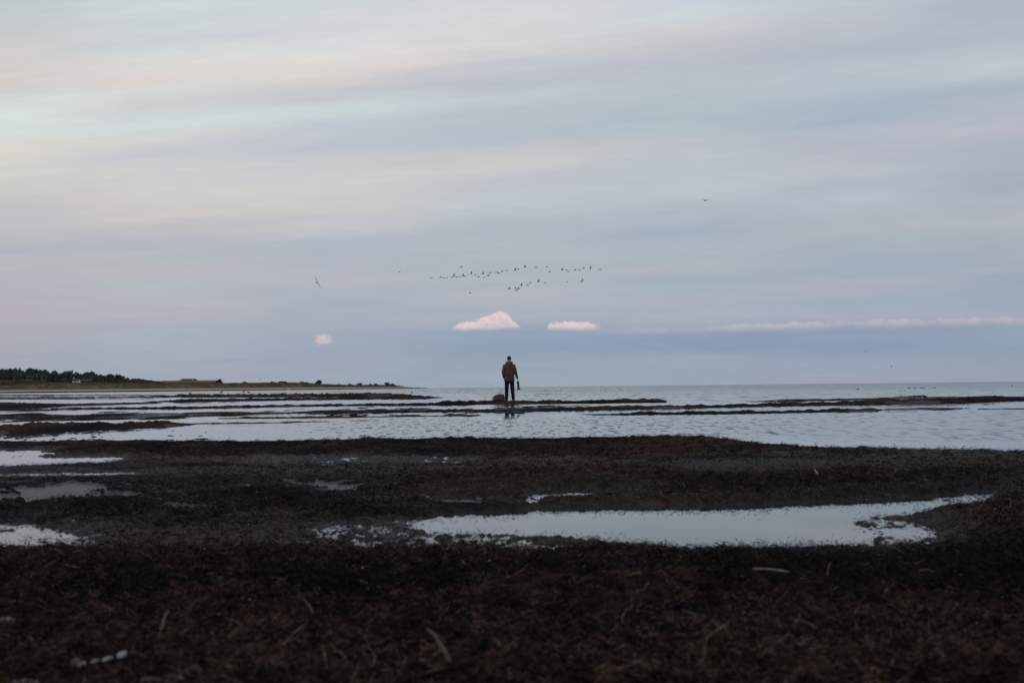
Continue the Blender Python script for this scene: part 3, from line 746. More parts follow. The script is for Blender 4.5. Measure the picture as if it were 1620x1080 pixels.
def shell(px, py, L, Wd, Ht, yaw, tilt, label, col, col2, kind='mussel'):
    p = ground_at(px, py)
    bm = bmesh.new(); nu, nv = 14, 9; rows = []
    for j in range(nv):
        t = j / (nv - 1)                    # hinge to rim
        row = []
        for i in range(nu):
            s = -1 + 2 * i / (nu - 1)
            wd = Wd * (math.sin(math.pi * min(1, .08 + .84 * t)) ** .6) * .5
            x = L * (t - .5) * (1 - .12 * s * s); y = s * wd
            z = Ht * (1 - s * s) ** .6 * math.sin(math.pi * (.08 + .86 * t)) ** .7
            z *= 1 + .03 * math.cos(26 * s)
            row.append(bm.verts.new((x, y, z)))
        rows.append(row)
    for r0, r1 in zip(rows, rows[1:]):
        for i in range(nu - 1): bm.faces.new((r0[i], r0[i + 1], r1[i + 1], r1[i]))
    bmesh.ops.solidify(bm, geom=bm.faces[:], thickness=.0012)
    m = simple('shell_' + kind, col, .35, .5, scale=120, col2=col2, bump=.0004)
    o = bm_obj('shell', bm, m); o.location = p + Vector((0, -.02, .030)); o.rotation_euler = Euler((tilt, -.3, yaw))
    tag(o, label, 'shell', 'pale shells in a short row at the lower left')
sh = [(138, 1067, .033, .014, .008, -.25, .5, 'flat white mussel shell at the left end of the short shell row'),
      (158, 1062, .026, .013, .008, .45, .6, 'smallest white shell, second from the left in the shell row'),
      (178, 1058, .037, .014, .008, .30, .6, 'long white mussel shell, third from the left in the shell row'),
      (200, 1052, .036, .020, .010, .80, .8, 'upturned broad white shell at the right end of the shell row')]
for (px, py, L, Wd, Ht, yaw, tl, lab) in sh:
    shell(px, py, L * .66, Wd * .68, Ht * .7, yaw, tl, lab, (.62, .64, .66), (.42, .43, .47))
def stone(name, p, s, mat, label, seed, cat='stone', rz=0.0):
    bm = bmesh.new(); bmesh.ops.create_icosphere(bm, subdivisions=3, radius=1)
    r = random.Random(seed); off = r.uniform(0, 50)
    for v in bm.verts:
        n = float(fbm(np.array([v.co.x * 1.1 + off]), np.array([v.co.y * 1.1 + v.co.z * 1.7]), seed, 3)[0])
        v.co *= 1 + .22 * n
        v.co = Vector((v.co.x * s[0], v.co.y * s[1], v.co.z * s[2]))
    o = bm_obj(name, bm, mat); o.location = p; o.rotation_euler.z = rz
    return tag(o, label, cat)
stone('pebble', ground_at(124, 1056) + Vector((0, 0, .012)), (.013, .012, .012), simple('pebble_orange', (.20, .10, .055), .6, .3, scale=90, col2=(.12, .06, .035)), 'small orange brown pebble left of the white shells', 5)
stone('pebble', ground_at(50, 1079) + Vector((0, -.03, .002)), (.034, .02, .012), simple('pebble_pale', (.12, .105, .105), .6, .3, scale=90, col2=(.08, .07, .07)), 'blurred pale grey flat stone at the bottom left corner', 6)
stone('pebble', ground_at(14, 986) + Vector((0, 0, .008)), (.024, .016, .009), simple('pebble_grey', (.20, .18, .17), .6, .3, scale=90, col2=(.14, .12, .12)), 'dull grey flat stone near the left edge on brown litter', 7)
stone('pebble', ground_at(288, 1078) + Vector((0, 0, .008)), (.010, .009, .007), simple('pebble_white', (.13, .12, .12), .5, .3, scale=90), 'little pale pebble at the bottom edge right of the shells', 8)

# ------------------------------------------------------------------ headland
def headland():
    st = [  # survey px, distance, grass top E px above the horizon
     (-420, 980, 14), (-150, 1050, 15), (0, 1100, 15.5), (40, 1110, 15), (60, 1120, 15.2), (100, 1130, 14.6), (150, 1160, 14.2), (200, 1180, 12.6), (250, 1210, 12.2), (300, 1250, 12.4),
     (350, 1280, 11.6), (400, 1330, 11.2), (440, 1370, 12.0), (480, 1410, 10.6), (505, 1440, 8.6), (530, 1470, 7.2), (560, 1520, 6.2), (600, 1600, 6.2), (625, 1640, 5.0), (640, 1670, 2.8), (650, 1700, .9), (662, 1720, .1)]
    S = np.array(st, dtype=float)
    pxs = np.arange(-420, 663, 1.2)
    D = np.interp(pxs, S[:, 0], S[:, 1]); Eg = np.interp(pxs, S[:, 0], S[:, 2])
    hg = np.maximum(CAM_H + np.maximum(Eg - 1.8, .05) * D / FPX, 0.1)
    prof = [(0, -.4), (2, .45), (6, 1.1), (13, 2.0), (14, .18), (22, .45), (30, .72), (42, .9), (60, 1.0), (100, .98), (200, .95), (420, .9), (700, -.5)]
    V = []; A = []
    for j, (dd, f) in enumerate(prof):
        for i, px in enumerate(pxs):
            u = px - 810; Y = D[i] + dd; X = u * D[i] / FPX * (1 + dd / D[i] * .6)
            sand = f if j < 4 else None
            z = f if j < 4 else 1.3 + (hg[i] - 1.3) * f
            tip = min(1, max(0, (662 - px) / 25))
            z = z if j < 1 else (min(z, hg[i]) if j < 4 else z)
            if j >= 4 and j < 12: z += 1.0 * float(_vn(X * .045, Y * .03, 5)) * tip * min(1, f * 1.2) * .6
            if j == len(prof) - 1: z = -.5
            if j < 4: z = z * max(tip, .3) if j else z
            V.append((X, Y, z))
    me = mesh_np('headland', V, grid_quads(len(prof), len(pxs)))
    m, T, b = new_mat('dune_grass_ground')
    geo = T.new('ShaderNodeNewGeometry').outputs['Position']; s = T.new('ShaderNodeSeparateXYZ'); T.l.new(geo, s.inputs[0])
    n = T.noise(geo, .035, 4, .6); n2 = T.noise(geo, .6, 3, .6)
    g = T.mix(T.ss(n, .42, .6), (.20, .150, .085, 1), (.14, .13, .07, 1)); g = T.mix(T.ss(n2, .4, .7), g, (.18, .14, .09, 1))
    c = T.mix(T.ss(s.outputs[2], 1.9, 2.05), (.46, .41, .37, 1), g)
    c = T.mix(T.ss(T.m('ADD', s.outputs[2], T.m('MULTIPLY', n2, .3)), 1.15, 1.25, 1.0, 0.0), c, (.022, .018, .016, 1))
    T.put(b.inputs['Base Color'], c); b.inputs['Roughness'].default_value = .95; b.inputs['Specular IOR Level'].default_value = .0
    o = link_mesh('headland', me, m); tag(o, 'low headland with a pale sand strip and rough grass', None, None, 'structure')
    return S
def _vn(x, y, s): return vnoise(np.array([x]), np.array([y]), s)[0]
HS = headland()
def hl(px, off=60.0):
    """ground point on the headland at a survey column, off metres inland"""
    D = float(np.interp(px, HS[:, 0], HS[:, 1])); Eg = float(np.interp(px, HS[:, 0], HS[:, 2]))
    hg = CAM_H + max(Eg - 1.8, .05) * D / FPX
    prof = [(14, .18), (22, .45), (30, .72), (42, .9), (60, 1.0), (100, .98), (200, .95), (420, .9)]
    f = float(np.interp(off, [q[0] for q in prof], [q[1] for q in prof]))
    X = (px - 810) * (D + off) / FPX
    return Vector((X, D + off, 1.3 + (hg - 1.3) * f)), D + off

# tall dune grass and reeds, uncountable
def tuft_mesh(seed, h, w, n=16):
    r = random.Random(seed); V = []; F = []
    for k in range(n):
        x = r.gauss(0, w * .4); y = r.gauss(0, w * .4); hh = h * r.uniform(.5, 1.1); lx = r.uniform(-.35, .35) * hh; ww = r.uniform(.12, .3)
        a = r.uniform(0, 3.14); cx, cy = math.cos(a) * ww, math.sin(a) * ww; i = len(V)
        V += [(x - cx, y - cy, -.3), (x + cx, y + cy, -.3), (x + cx * .6 + lx * .5, y + cy * .6, hh * .6), (x + lx, y, hh)]
        F.append((i, i + 1, i + 2, i + 3))
    return mesh_np('tuft', V, F)
def grass_band(name, cols, n, px0, px1, off0, off1, h, label, cat, seed):
    protos = [tuft_mesh(seed + k, h, 1.6) for k in range(4)]
    m = scrap_mat(name, *cols, .95, 0.0)
    for nd in m.node_tree.nodes:
        if nd.type == 'TEX_NOISE' and abs(nd.inputs['Scale'].default_value - 14) < .1: nd.inputs['Scale'].default_value = .05
        elif nd.type == 'TEX_NOISE': nd.inputs['Scale'].default_value = 1.2
    for p in protos: p.materials.append(m)
    pts = []; rot = []
    for k in range(n):
        px = rng.uniform(px0, px1); off = rng.uniform(off0, off1)
        p, _ = hl(px, off); pts.append(tuple(p)); rot.append((0, 0, rng.uniform(0, 6.28)))
    scatter(name, protos, pts, rot, rng.uniform(.5, 1.35, n), label, cat)
grass_band('dune_grass', ((.23, .165, .095), (.150, .138, .072)), 9000, -60, 636, 17, 75, 1.2, 'olive and tan dune grass covering the low headland', 'grass', 100)
grass_band('reed_patch', ((.20, .14, .095), (.15, .11, .07)), 420, -4, 22, 30, 60, 3.0, 'tall pinkish tan reeds at the far left edge of the headland', 'reeds', 120)
grass_band('dune_reeds', ((.14, .115, .08), (.11, .09, .06)), 500, 24, 70, 50, 70, 2.6, 'tan reed tops in front of the dark sheds', 'reeds', 140)

# ------------------------------------------------------------------ trees and bushes
M_bark = simple('bark', (.06, .045, .035), .9, .1, scale=3)
def leaf_mat(name, c1, c2):
    m, T, b = new_mat(name)
    geo = T.new('ShaderNodeNewGeometry'); n = T.noise(geo.outputs['Position'], .35, 3, .6)
    oi = T.new('ShaderNodeObjectInfo').outputs['Random']
    c = T.mix(T.ss(n, .35, .65), (*c1, 1), (*c2, 1)); k = T.m('ADD', .75, T.m('MULTIPLY', oi, .5)); c = T.mul(c, T.xyz(k, k, k))
    T.put(b.inputs['Base Color'], c); b.inputs['Roughness'].default_value = .8; b.inputs['Specular IOR Level'].default_value = .1
    return m
M_leaf = leaf_mat('leaf_broad', (.060, .080, .066), (.100, .112, .084))
M_pine = leaf_mat('leaf_pine', (.036, .052, .048), (.052, .068, .056))
M_olive = leaf_mat('leaf_olive', (.060, .066, .034), (.085, .085, .045))
def crown_mesh(kind, seed):
    """unit tree: 1 m tall, crown of leaf clumps"""
    r = random.Random(seed); V = []; F = []
    lobes = []
    if kind == 'pine':
        for k in range(13):
            z = .25 + .73 * k / 12; w = .30 * (1 - (z - .2) / .85) ** .8 + .02
            for q in range(3): a = r.uniform(0, 6.28); lobes.append((math.cos(a) * w * .5, math.sin(a) * w * .5, z + r.uniform(-.03, .03), w * .6, .055))
    elif kind == 'bush':
        for k in range(12): a = r.uniform(0, 6.28); d = r.uniform(0, .38); lobes.append((math.cos(a) * d, math.sin(a) * d, r.uniform(.12, .66 - d * .6), r.uniform(.18, .3), r.uniform(.16, .28)))
    else:
        for k in range(16):
            a = r.uniform(0, 6.28); d = r.uniform(0, .30); z = r.uniform(.36, .84 - d * .5)
            lobes.append((math.cos(a) * d, math.sin(a) * d, z, r.uniform(.12, .2), r.uniform(.09, .16)))
    for (cx, cy, cz, rx, rz) in lobes:
        nl = 34 if kind != 'pine' else 16
        for k in range(nl):
            d = Vector((r.gauss(0, 1), r.gauss(0, 1), r.gauss(0, 1))).normalized() * r.uniform(.72, 1.08)
            p = Vector((cx + d.x * rx, cy + d.y * rx, cz + d.z * rz))
            s = r.uniform(.022, .042); q = Euler((r.uniform(0, 3), r.uniform(0, 3), r.uniform(0, 3))).to_matrix(); i = len(V)
            for (ax, ay) in ((-1, -.7), (1, -.5), (.8, .9), (-.7, .7)): V.append(tuple(p + q @ Vector((ax * s, ay * s, 0))))
            F.append((i, i + 1, i + 2, i + 3))
        # the dense inside of the lobe
        for k in range(10):
            d = Vector((r.gauss(0, 1), r.gauss(0, 1), r.gauss(0, 1))).normalized() * r.uniform(.2, .6)
            p = Vector((cx + d.x * rx, cy + d.y * rx, cz + d.z * rz)); s = rx * .45; q = Euler((r.uniform(0, 3), r.uniform(0, 3), 0)).to_matrix(); i = len(V)
            for (ax, ay) in ((-1, -.7), (1, -.5), (.8, .9), (-.7, .7)): V.append(tuple(p + q @ Vector((ax * s, ay * s, 0))))
            F.append((i, i + 1, i + 2, i + 3))
    return mesh_np('crown', V, F)
def trunk_mesh(kind, seed):
    r = random.Random(seed); bm = bmesh.new()
    top = .9 if kind == 'pine' else (.3 if kind == 'bush' else .62)
    limb(bm, [(0, 0, -.05, .028), (r.uniform(-.01, .01), 0, top * .4, .02), (r.uniform(-.02, .02), 0, top, .008)], 7)
    if kind == 'broad':
        for k in range(5):
            a = r.uniform(0, 6.28); z = r.uniform(.26, .5); limb(bm, [(0, 0, z, .012), (math.cos(a) * .12, math.sin(a) * .12, z + .12, .008), (math.cos(a) * .24, math.sin(a) * .24, z + .2, .004)], 5)
    me = bpy.data.meshes.new('trunk'); bm.to_mesh(me); bm.free(); return me
PROT = {k: [(crown_mesh(k, s), trunk_mesh(k, s)) for s in range(4)] for k in ('broad', 'pine', 'bush')}
for k in PROT:
    for i, (c, t) in enumerate(PROT[k]):
        c.materials.append({'broad': M_leaf, 'pine': M_pine, 'bush': M_olive}[k]); t.materials.append(M_bark)
def tree(kind, px, top_py, wpx, off, label, cat, name, group=None, proto=None, mat=None, basedrop=0.0):
    p, dist = hl(px, off)
    topz = CAM_H + (hor_at(px) - top_py) * dist / FPX
    hgt = max(topz - p.z, 1.2); wid = wpx * dist / FPX
    norm = {'broad': .86, 'pine': .60, 'bush': 1.1}[kind]; hn = {'broad': .93, 'pine': 1.02, 'bush': .72}[kind]
    c, t = PROT[kind][proto if proto is not None else random.randrange(4)]
    r = empty(name, tuple(p - Vector((0, 0, .1 + basedrop))), random.uniform(0, 6.28), label, cat, group)
    s = Vector((wid / norm, wid / norm, (hgt + basedrop) / hn))
    for nm, m_ in (('crown', c), ('trunk', t)):
        if mat and nm == 'crown': m_ = m_.copy(); m_.materials[0] = mat
        o = bpy.data.objects.new(nm, m_); COL.objects.link(o); o.parent = r; o.scale = s
    return r
WT = [(-420, 584), (-100, 583), (0, 583.5), (8, 582.5), (18, 581.2), (28, 583), (39, 580), (48, 582), (60, 584), (75, 585.5), (88, 586), (105, 586.5), (117, 585.4), (126, 587.5), (135, 588), (145, 586.8), (155, 588.5), (163, 591), (172, 592.5), (185, 591.3), (196, 596), (205, 598), (218, 598.2), (232, 600), (240, 601.5), (258, 602.5)]
wx = [q[0] for q in WT]; wy = [q[1] for q in WT]
ORD = ['first', 'second', 'third', 'fourth', 'fifth', 'sixth', 'seventh', 'eighth', 'ninth', 'tenth', 'eleventh', 'twelfth', 'thirteenth', 'fourteenth', 'fifteenth', 'sixteenth', 'seventeenth', 'eighteenth', 'nineteenth', 'twentieth']
SEG = [(28, 'left of the dark shed'), (56, 'above the dark shed'), (112, 'between dark shed and white house'), (129, 'above the white house'), (150, 'above the blue roofed shed'), (200, 'right of the blue roofed shed'), (900, 'at the thin right end')]
cnt = {}
def wood_tree(kind, px, top, w, off, what, **k):
    seg = [q[1] for q in SEG if px < q[0]][0]
    cnt[(what, seg)] = cnt.get((what, seg), 0) + 1
    tree(kind, px, top, w, off, '%s %s from the left %s' % (ORD[cnt[(what, seg)] - 1], what, seg), 'tree', 'conifer' if kind == 'pine' else 'broadleaf_tree', 'trees of the dark wood', **k)
px = -12.0; jobs = []
while px < 258:
    t = np.interp(px, wx, wy) - 1.6 * (px < 200) - .6
    kind = random.choice(['broad'] * 7 + ['pine'])
    w = random.uniform(12, 19) if kind == 'broad' else random.uniform(8, 11)
    if px > 200: w *= .75
    jobs.append((px, kind, t + random.uniform(-.4, 1.0) + (1.6 if kind == 'pine' else 0), w, random.uniform(110, 170), 'dark conifer' if kind == 'pine' else 'tall round crowned tree', {}))
    jobs.append((px + random.uniform(-3, 3), 'broad', t + random.uniform(3, 7) * (1 if px < 190 else .4), random.uniform(12, 17) * (1 if px < 200 else .7), random.uniform(92, 108), 'lower rounded tree', {'basedrop': 2.5}))
    jobs.append((px + random.uniform(-3, 3), 'bush', min(t + random.uniform(8, 14), 602.0), random.uniform(13, 18), random.uniform(86, 91), 'dark thicket', {'basedrop': 2.0, 'mat': M_leaf}))
    px += w * random.uniform(.45, .62)
for (px, kind, top, w, off, what, k) in sorted(jobs, key=lambda q: q[0]): wood_tree(kind, px, top, w, off, what, **k)
tree('broad', 503.5, 600, 12.5, 70, 'lone rounded dark tree standing clear on the headland skyline', 'tree', 'broadleaf_tree', basedrop=1.5, proto=0)
tree('broad', 347, 598.6, 11, 70, 'dark round tree at the right end of the long low barn', 'tree', 'broadleaf_tree', basedrop=1.5, proto=1)
tree('broad', 288, 597.8, 13, 150, 'broad dark tree above the middle of the barn roof', 'tree', 'broadleaf_tree', proto=2)
tree('broad', 307, 598, 9.5, 150, 'smaller rounded tree just right of the tree above the barn roof', 'tree', 'broadleaf_tree', proto=3)
for (bx, by, bw, off, lab, dark) in [
    (387, 603.3, 13, 70, 'flat topped green bush right of the barn on the headland', 0), (430, 602.8, 10, 70, 'small dark bush left of the green grass mound', 1),
    (446, 602.6, 20, 62, 'wide olive bush on the green mound of the headland', 0), (478, 602.2, 11, 70, 'dark bush on the slope left of the lone round tree', 1),
    (484, 603.6, 8, 68, 'lower dark bush touching the one left of the lone round tree', 1), (536, 607, 9, 70, 'low dull bush right of the lone round tree', 0),
    (553, 606.4, 9, 70, 'low dark bush in the middle of the bare headland stretch', 1), (568, 604.2, 11, 70, 'taller green bush standing on the thin part of the headland', 1),
    (586, 605.8, 5, 70, 'tiny bush between the two taller bushes near the tip', 1), (594, 606.2, 9, 70, 'low bush joined to the left of the last hump near the tip', 0),
    (612, 604.4, 12, 66, 'highest bush on the last hump before the headland tip', 1), (621, 606.2, 9, 66, 'low bush on the right slope of the last hump', 0),
    (372, 603.6, 4, 66, 'thin ragged bush between the barn tree and the flat topped bush', 0), (408, 605, 12, 62, 'very low green bush right of the flat topped bush', 0),
    (270, 603, 12, 120, 'low dark bush at the left end of the barn roof', 1), (215, 601, 16, 82, 'dark bush below the low right end of the wood', 1)]:
    tree('bush', bx, by, bw, off, lab, 'bush', 'bush', 'bushes on the headland', mat=(M_leaf if dark else None), basedrop=.4)

# ------------------------------------------------------------------ buildings behind the dunes
M_roof_brown = simple('roof_brown', (.20, .125, .105), .85, .1, scale=.8, col2=(.15, .10, .085))
M_roof_slate = simple('roof_slate', (.040, .048, .066), .6, .2, scale=.8)
M_roof_red = simple('roof_red', (.085, .045, .038), .85, .1, scale=.8)
M_wall_white = simple('wall_white', (.78, .75, .70), .85, .1, scale=.8, col2=(.7, .67, .62))
M_wall_dark = simple('wall_dark', (.07, .06, .055), .85, .1, scale=.8)
M_win = simple('window_glass', (.03, .035, .04), .15, .5)
def house(name, px, eave_py, ridge_py, wpx, off, depth, rot, wall, roofm, label, cat='house', windows=3, chimney=0, gable_front=False):
    base, dist = hl(px, off)
    k = dist / FPX
    w = wpx * k; ridge = CAM_H + (hor_at(px) - ridge_py) * k - base.z; eave = CAM_H + (hor_at(px) - eave_py) * k - base.z
    eave = max(eave, 1.6); ridge = max(ridge, eave + 1.0)
    r = empty(name, tuple(base), rot, label, cat)
    bm = bmesh.new(); box(bm, (0, 0, eave / 2 - .4), (w, depth, eave + .8))
    ax = 'y' if gable_front else 'x'      # ridge direction
    L, D_ = (depth, w) if gable_front else (w, depth)
    def P3(a, b, z): return (b, a, z) if gable_front else (a, b, z)
    for sgn in (-1, 1):
        vs_ = [bm.verts.new(P3(sgn * L / 2, -D_ / 2, eave)), bm.verts.new(P3(sgn * L / 2, D_ / 2, eave)), bm.verts.new(P3(sgn * L / 2, 0, ridge - .12))]
        bm.faces.new(vs_)
    bm_obj('wall', bm, wall, r, smooth=False)
    bm = bmesh.new(); ov = .35
    for sgn in (-1, 1):
        q = [P3(-L / 2 - ov, sgn * (D_ / 2 + ov), eave - .15), P3(L / 2 + ov, sgn * (D_ / 2 + ov), eave - .15), P3(L / 2 + ov, 0, ridge), P3(-L / 2 - ov, 0, ridge)]
        f = bm.faces.new([bm.verts.new(c) for c in q])
    bmesh.ops.recalc_face_normals(bm, faces=bm.faces); bmesh.ops.solidify(bm, geom=bm.faces[:], thickness=.14)
    ro = bm_obj('roof', bm, roofm, r, smooth=False)
    for c in range(chimney):
        bm = bmesh.new(); box(bm, P3(L * (-.42 + .5 * c), 0, ridge + .35), (.7, .6, 1.5)); box(bm, P3(L * (-.42 + .5 * c), 0, ridge + 1.14), (.84, .74, .12)); bm_obj('chimney', bm, wall, ro, smooth=False)
    for c in range(windows):
        x = w * ((c + .5) / windows - .5); zc = eave * .55
        bm = bmesh.new(); box(bm, (x, -depth / 2 - .03, zc), (1.0, .1, 1.1)); f = bm_obj('window', bm, wall, r, smooth=False)
        bm = bmesh.new(); box(bm, (x, -depth / 2 - .09, zc), (.8, .04, .9)); bm_obj('pane', bm, M_win, f, smooth=False)
    return r
house('barn', 299, 604.6, 601.8, 84, 95, 9, .02, M_wall_dark, M_roof_brown, 'long low barn with pinkish brown roof behind the dune grass', 'barn', windows=5)
house('house', 120.3, 602.3, 599.0, 9.5, 82, 7, .05, M_wall_white, M_roof_red, 'small white house with a chimney in front of the dark wood', windows=1, chimney=1, gable_front=False)
house('house', 342, 604.2, 602.2, 7, 84, 7, 0, M_wall_white, M_roof_brown, 'small pale gable building at the right end of the long barn', windows=1)
house('shed', 41, 602.6, 600.4, 18, 80, 7, 0, M_wall_dark, M_roof_slate, 'dark shed with slate blue roof left of the wood', 'shed', windows=2)
house('shed', 137, 602.2, 599.8, 17, 81, 7, 0, M_wall_dark, M_roof_slate, 'dark blue roofed shed right of the small white house', 'shed', windows=2)
house('house', 296, 601.5, 599.2, 17, 135, 8, 0, M_wall_white, M_roof_red, 'dark red roofed house showing over the barn between two trees', windows=2, chimney=1)
p, dist = hl(253, 62)
bm = bmesh.new(); limb(bm, [(0, 0, 0, .16), (0, 0, 3.4, .14)], 8); limb(bm, [(-.5, 0, 3.1, .08), (.5, 0, 3.1, .08)], 6)
o = bm_obj('post', bm, simple('grey_post', (.30, .27, .24), .8, .1)); o.location = p - Vector((0, 0, .2)); tag(o, 'pale post standing at the left end of the barn', 'post')
# ------------------------------------------------------------------ the man on the bank
M_skin = simple('skin', (.44, .25, .19), .6, .3, scale=30, var=.1)
M_jacket = simple('jacket_cloth', (.120, .074, .058), .85, .15, scale=9, col2=(.088, .054, .043), bump=.004)
M_hood = simple('hood_cloth', (.20, .112, .080), .9, .1, scale=14, col2=(.15, .085, .062), bump=.004)
M_jeans = simple('jeans_cloth', (.016, .021, .036), .9, .1, scale=14, col2=(.010, .013, .024), bump=.003)
M_cap = simple('cap_knit', (.022, .018, .017), .95, .05, scale=60, col2=(.035, .028, .024), bump=.003)
M_boot = simple('boot_leather', (.060, .036, .022), .6, .3, scale=30, col2=(.03, .02, .014), bump=.002)
M_black = simple('black_plastic', (.012, .012, .013), .45, .4, scale=80)
M_lensgrey = simple('lens_hood_grey', (.060, .062, .066), .5, .4, scale=80)
M_glass = simple('lens_glass', (.01, .012, .02), .05, .8)

MY = 59.5
mp = at_dist(805.4, 634.0, MY); MZ = ground_z(mp.x, MY) - .01
man = empty('person', (mp.x, MY, MZ), 0.0, 'person in brown hooded jacket and dark jeans standing on the wrack bank', 'person')
man.scale = (1.015,) * 3
def hip(sx): return (sx * .095, 0, .93)
KN = {-1: (-.112, .015, .50), 1: (.118, .02, .50)}
AN = {-1: (-.128, -.01, .09), 1: (.150, .0, .09)}
SH = {-1: (-.180, 0, 1.445), 1: (.180, 0, 1.445)}
EL = {-1: (-.248, -.02, 1.165), 1: (.262, -.01, 1.175)}
WR = {-1: (-.222, .085, .945), 1: (.325, .04, .925)}
# body
bm = bmesh.new()
loft(bm, [((0, .01, .86), .14, .10, None), ((0, .01, .93), .165, .115, None), ((0, 0, 1.05), .15, .10, None), ((0, 0, 1.2), .155, .105, None), ((0, -.005, 1.34), .175, .11, None),
          ((0, -.01, 1.44), .165, .095, None), ((0, -.01, 1.50), .10, .07, None), ((0, 0, 1.54), .058, .06, None), ((0, .01, 1.62), .054, .06, None)], 20)
# head: skull, jaw, nose, brow, ears
ball(bm, (0, .012, 1.725), .076, .094, .108, 20)
loft(bm, [((0, .045, 1.615), .030, .030, None), ((0, .04, 1.635), .048, .05, None), ((0, .03, 1.67), .062, .07, None), ((0, .02, 1.71), .068, .08, None)], 16)
limb(bm, [(0, .098, 1.725, .010), (0, .116, 1.695, .013), (0, .108, 1.684, .012)], 8)
limb(bm, [(-.034, .094, 1.738, .010), (0, .102, 1.740, .009), (.034, .094, 1.738, .010)], 8)
limb(bm, [(-.022, .094, 1.655, .008), (0, .101, 1.656, .009), (.022, .094, 1.655, .008)], 8)
for s in (-1, 1):
    limb(bm, [(s * .078, .005, 1.735, .010), (s * .084, -.004, 1.712, .012), (s * .078, .004, 1.690, .009)], 8)
    ball(bm, (s * .030, .092, 1.722), .012, .010, .009, 10)
    limb(bm, [(s * .095, .01, .92, .088), (KN[s][0] * .97, KN[s][1], .70, .070), (KN[s][0], KN[s][1], .50, .054), (KN[s][0] * .6 + AN[s][0] * .4, -.015, .36, .054), (AN[s][0], AN[s][1], .10, .038)], 14)
    limb(bm, [(AN[s][0], -.03, .05, .038), (AN[s][0] + s * .015, .06, .045, .040), (AN[s][0] + s * .03, .14, .035, .035)], 12)
    limb(bm, [(*SH[s], .055), ((SH[s][0] + EL[s][0]) / 2, -.01, (SH[s][2] + EL[s][2]) / 2, .046), (*EL[s], .038), ((EL[s][0] + WR[s][0]) / 2, (EL[s][1] + WR[s][1]) / 2, (EL[s][2] + WR[s][2]) / 2, .034), (*WR[s], .026)], 12)
# left hand tucked before the jacket, fingers half curled
def hand(bm, w, d, side, palm_n, curl):
    """w wrist, d direction of the hand, palm_n palm normal; side +1 when the thumb is toward cross(d, n)"""
    w = Vector(w); d = Vector(d).normalized(); pn = Vector(palm_n).normalized(); t = d.cross(pn).normalized() * side
    pc = [w, w + d * .045, w + d * .085]
    for q in (-.024, -.008, .008, .024):
        limb(bm, [(*(w + t * q * .6), .015), (*(w + d * .045 + t * q), .014), (*(w + d * .088 + t * q * 1.1), .0115)], 8)
    lens = {-.027: (.026, .017, .014), -.009: (.032, .020, .016), .009: (.036, .022, .017), .027: (.032, .020, .016)}
    for q, (a, b, c) in lens.items():
        p = w + d * .090 + t * q; dd = d.copy(); pts = [(*(w + d * .07 + t * q), .0095), (*p, .009)]
        for L_, r_ in ((a, .0085), (b, .008), (c, .007)):
            dd = (Matrix.Rotation(curl, 3, t * side) @ dd) if True else dd
            p = p + dd * L_; pts.append((*p, r_))
        limb(bm, pts, 8)
    p0 = w + d * .025 + t * .026
    pts = [(*p0, .012)]; td = (d * .75 + t * .8 + pn * .15).normalized()
    for L_, r_ in ((.032, .0115), (.026, .010), (.020, .0085)):
        p0 = p0 + td * L_; pts.append((*p0, r_)); td = (td * .8 + pn * .35 + d * .25 - t * .15).normalized()
    limb(bm, pts, 8)
hand(bm, WR[1], (.30, .0, -1), 1, (-1, -.1, -.3), .62)
hand(bm, WR[-1], (.30, .35, -.9), -1, (1, .2, -.1), .45)
fuse('body', bm, M_skin, man, .0065, 3)
# trousers
bm = bmesh.new()
loft(bm, [((0, .0, .84), .150, .110, None), ((0, .0, .90), .180, .130, None), ((0, 0, .98), .175, .122, None), ((0, 0, 1.04), .165, .115, None)], 20)
for s in (-1, 1):
    limb(bm, [(s * .092, 0, .90, .104), (KN[s][0] * .93, .005, .72, .096), (KN[s][0], KN[s][1], .50, .083), (KN[s][0] * .6 + AN[s][0] * .4, -.01, .34, .078), (AN[s][0], AN[s][1] + .0, .14, .070), (AN[s][0], AN[s][1], .09, .072)], 16)
    for k in range(3):
        ball(bm, (AN[s][0] + .01 * (-1) ** k, AN[s][1], .12 + .05 * k), .076, .076, .016, 14)
fuse('trousers', bm, M_jeans, man, .012, 2)
# jacket with sleeves, a hem band and a back seam
bm = bmesh.new()
loft(bm, [((0, 0, .800), .205, .150, None), ((0, 0, .815), .222, .160, None), ((0, 0, .93), .220, .156, None), ((0, 0, 1.02), .208, .148, None), ((0, 0, 1.04), .202, .144, None), ((0, 0, 1.10), .206, .148, None),
          ((0, 0, 1.25), .212, .152, None), ((0, -.005, 1.38), .212, .142, None), ((0, -.01, 1.47), .200, .120, None), ((0, -.01, 1.515), .150, .098, None), ((0, 0, 1.56), .092, .085, None), ((0, 0, 1.60), .080, .080, None)], 28)
for s in (-1, 1):
    limb(bm, [(*SH[s], .080), ((SH[s][0] + EL[s][0]) / 2 + s * .004, -.01, (SH[s][2] + EL[s][2]) / 2, .073), (*EL[s], .064), ((EL[s][0] + WR[s][0]) / 2, (EL[s][1] + WR[s][1]) / 2, (EL[s][2] + WR[s][2]) / 2, .056), (WR[s][0] - s * .004, WR[s][1], WR[s][2] + .012, .048)], 16)
    for (t_, rr_) in ((.3, .078), (.62, .072), (.95, .068)):
        c = Vector(SH[s]).lerp(Vector(EL[s]), t_); ball(bm, c, rr_ + .004, rr_ + .004, .012, 14)
for z in (.88,): ball(bm, (0, 0, z), .226, .162, .010, 28)
fuse('jacket', bm, M_jacket, man, .012, 3)
bm = bmesh.new()
ring = [(math.cos(a) * .206, math.sin(a) * .148, 1.035) for a in [2 * math.pi * k / 28 for k in range(28)]]
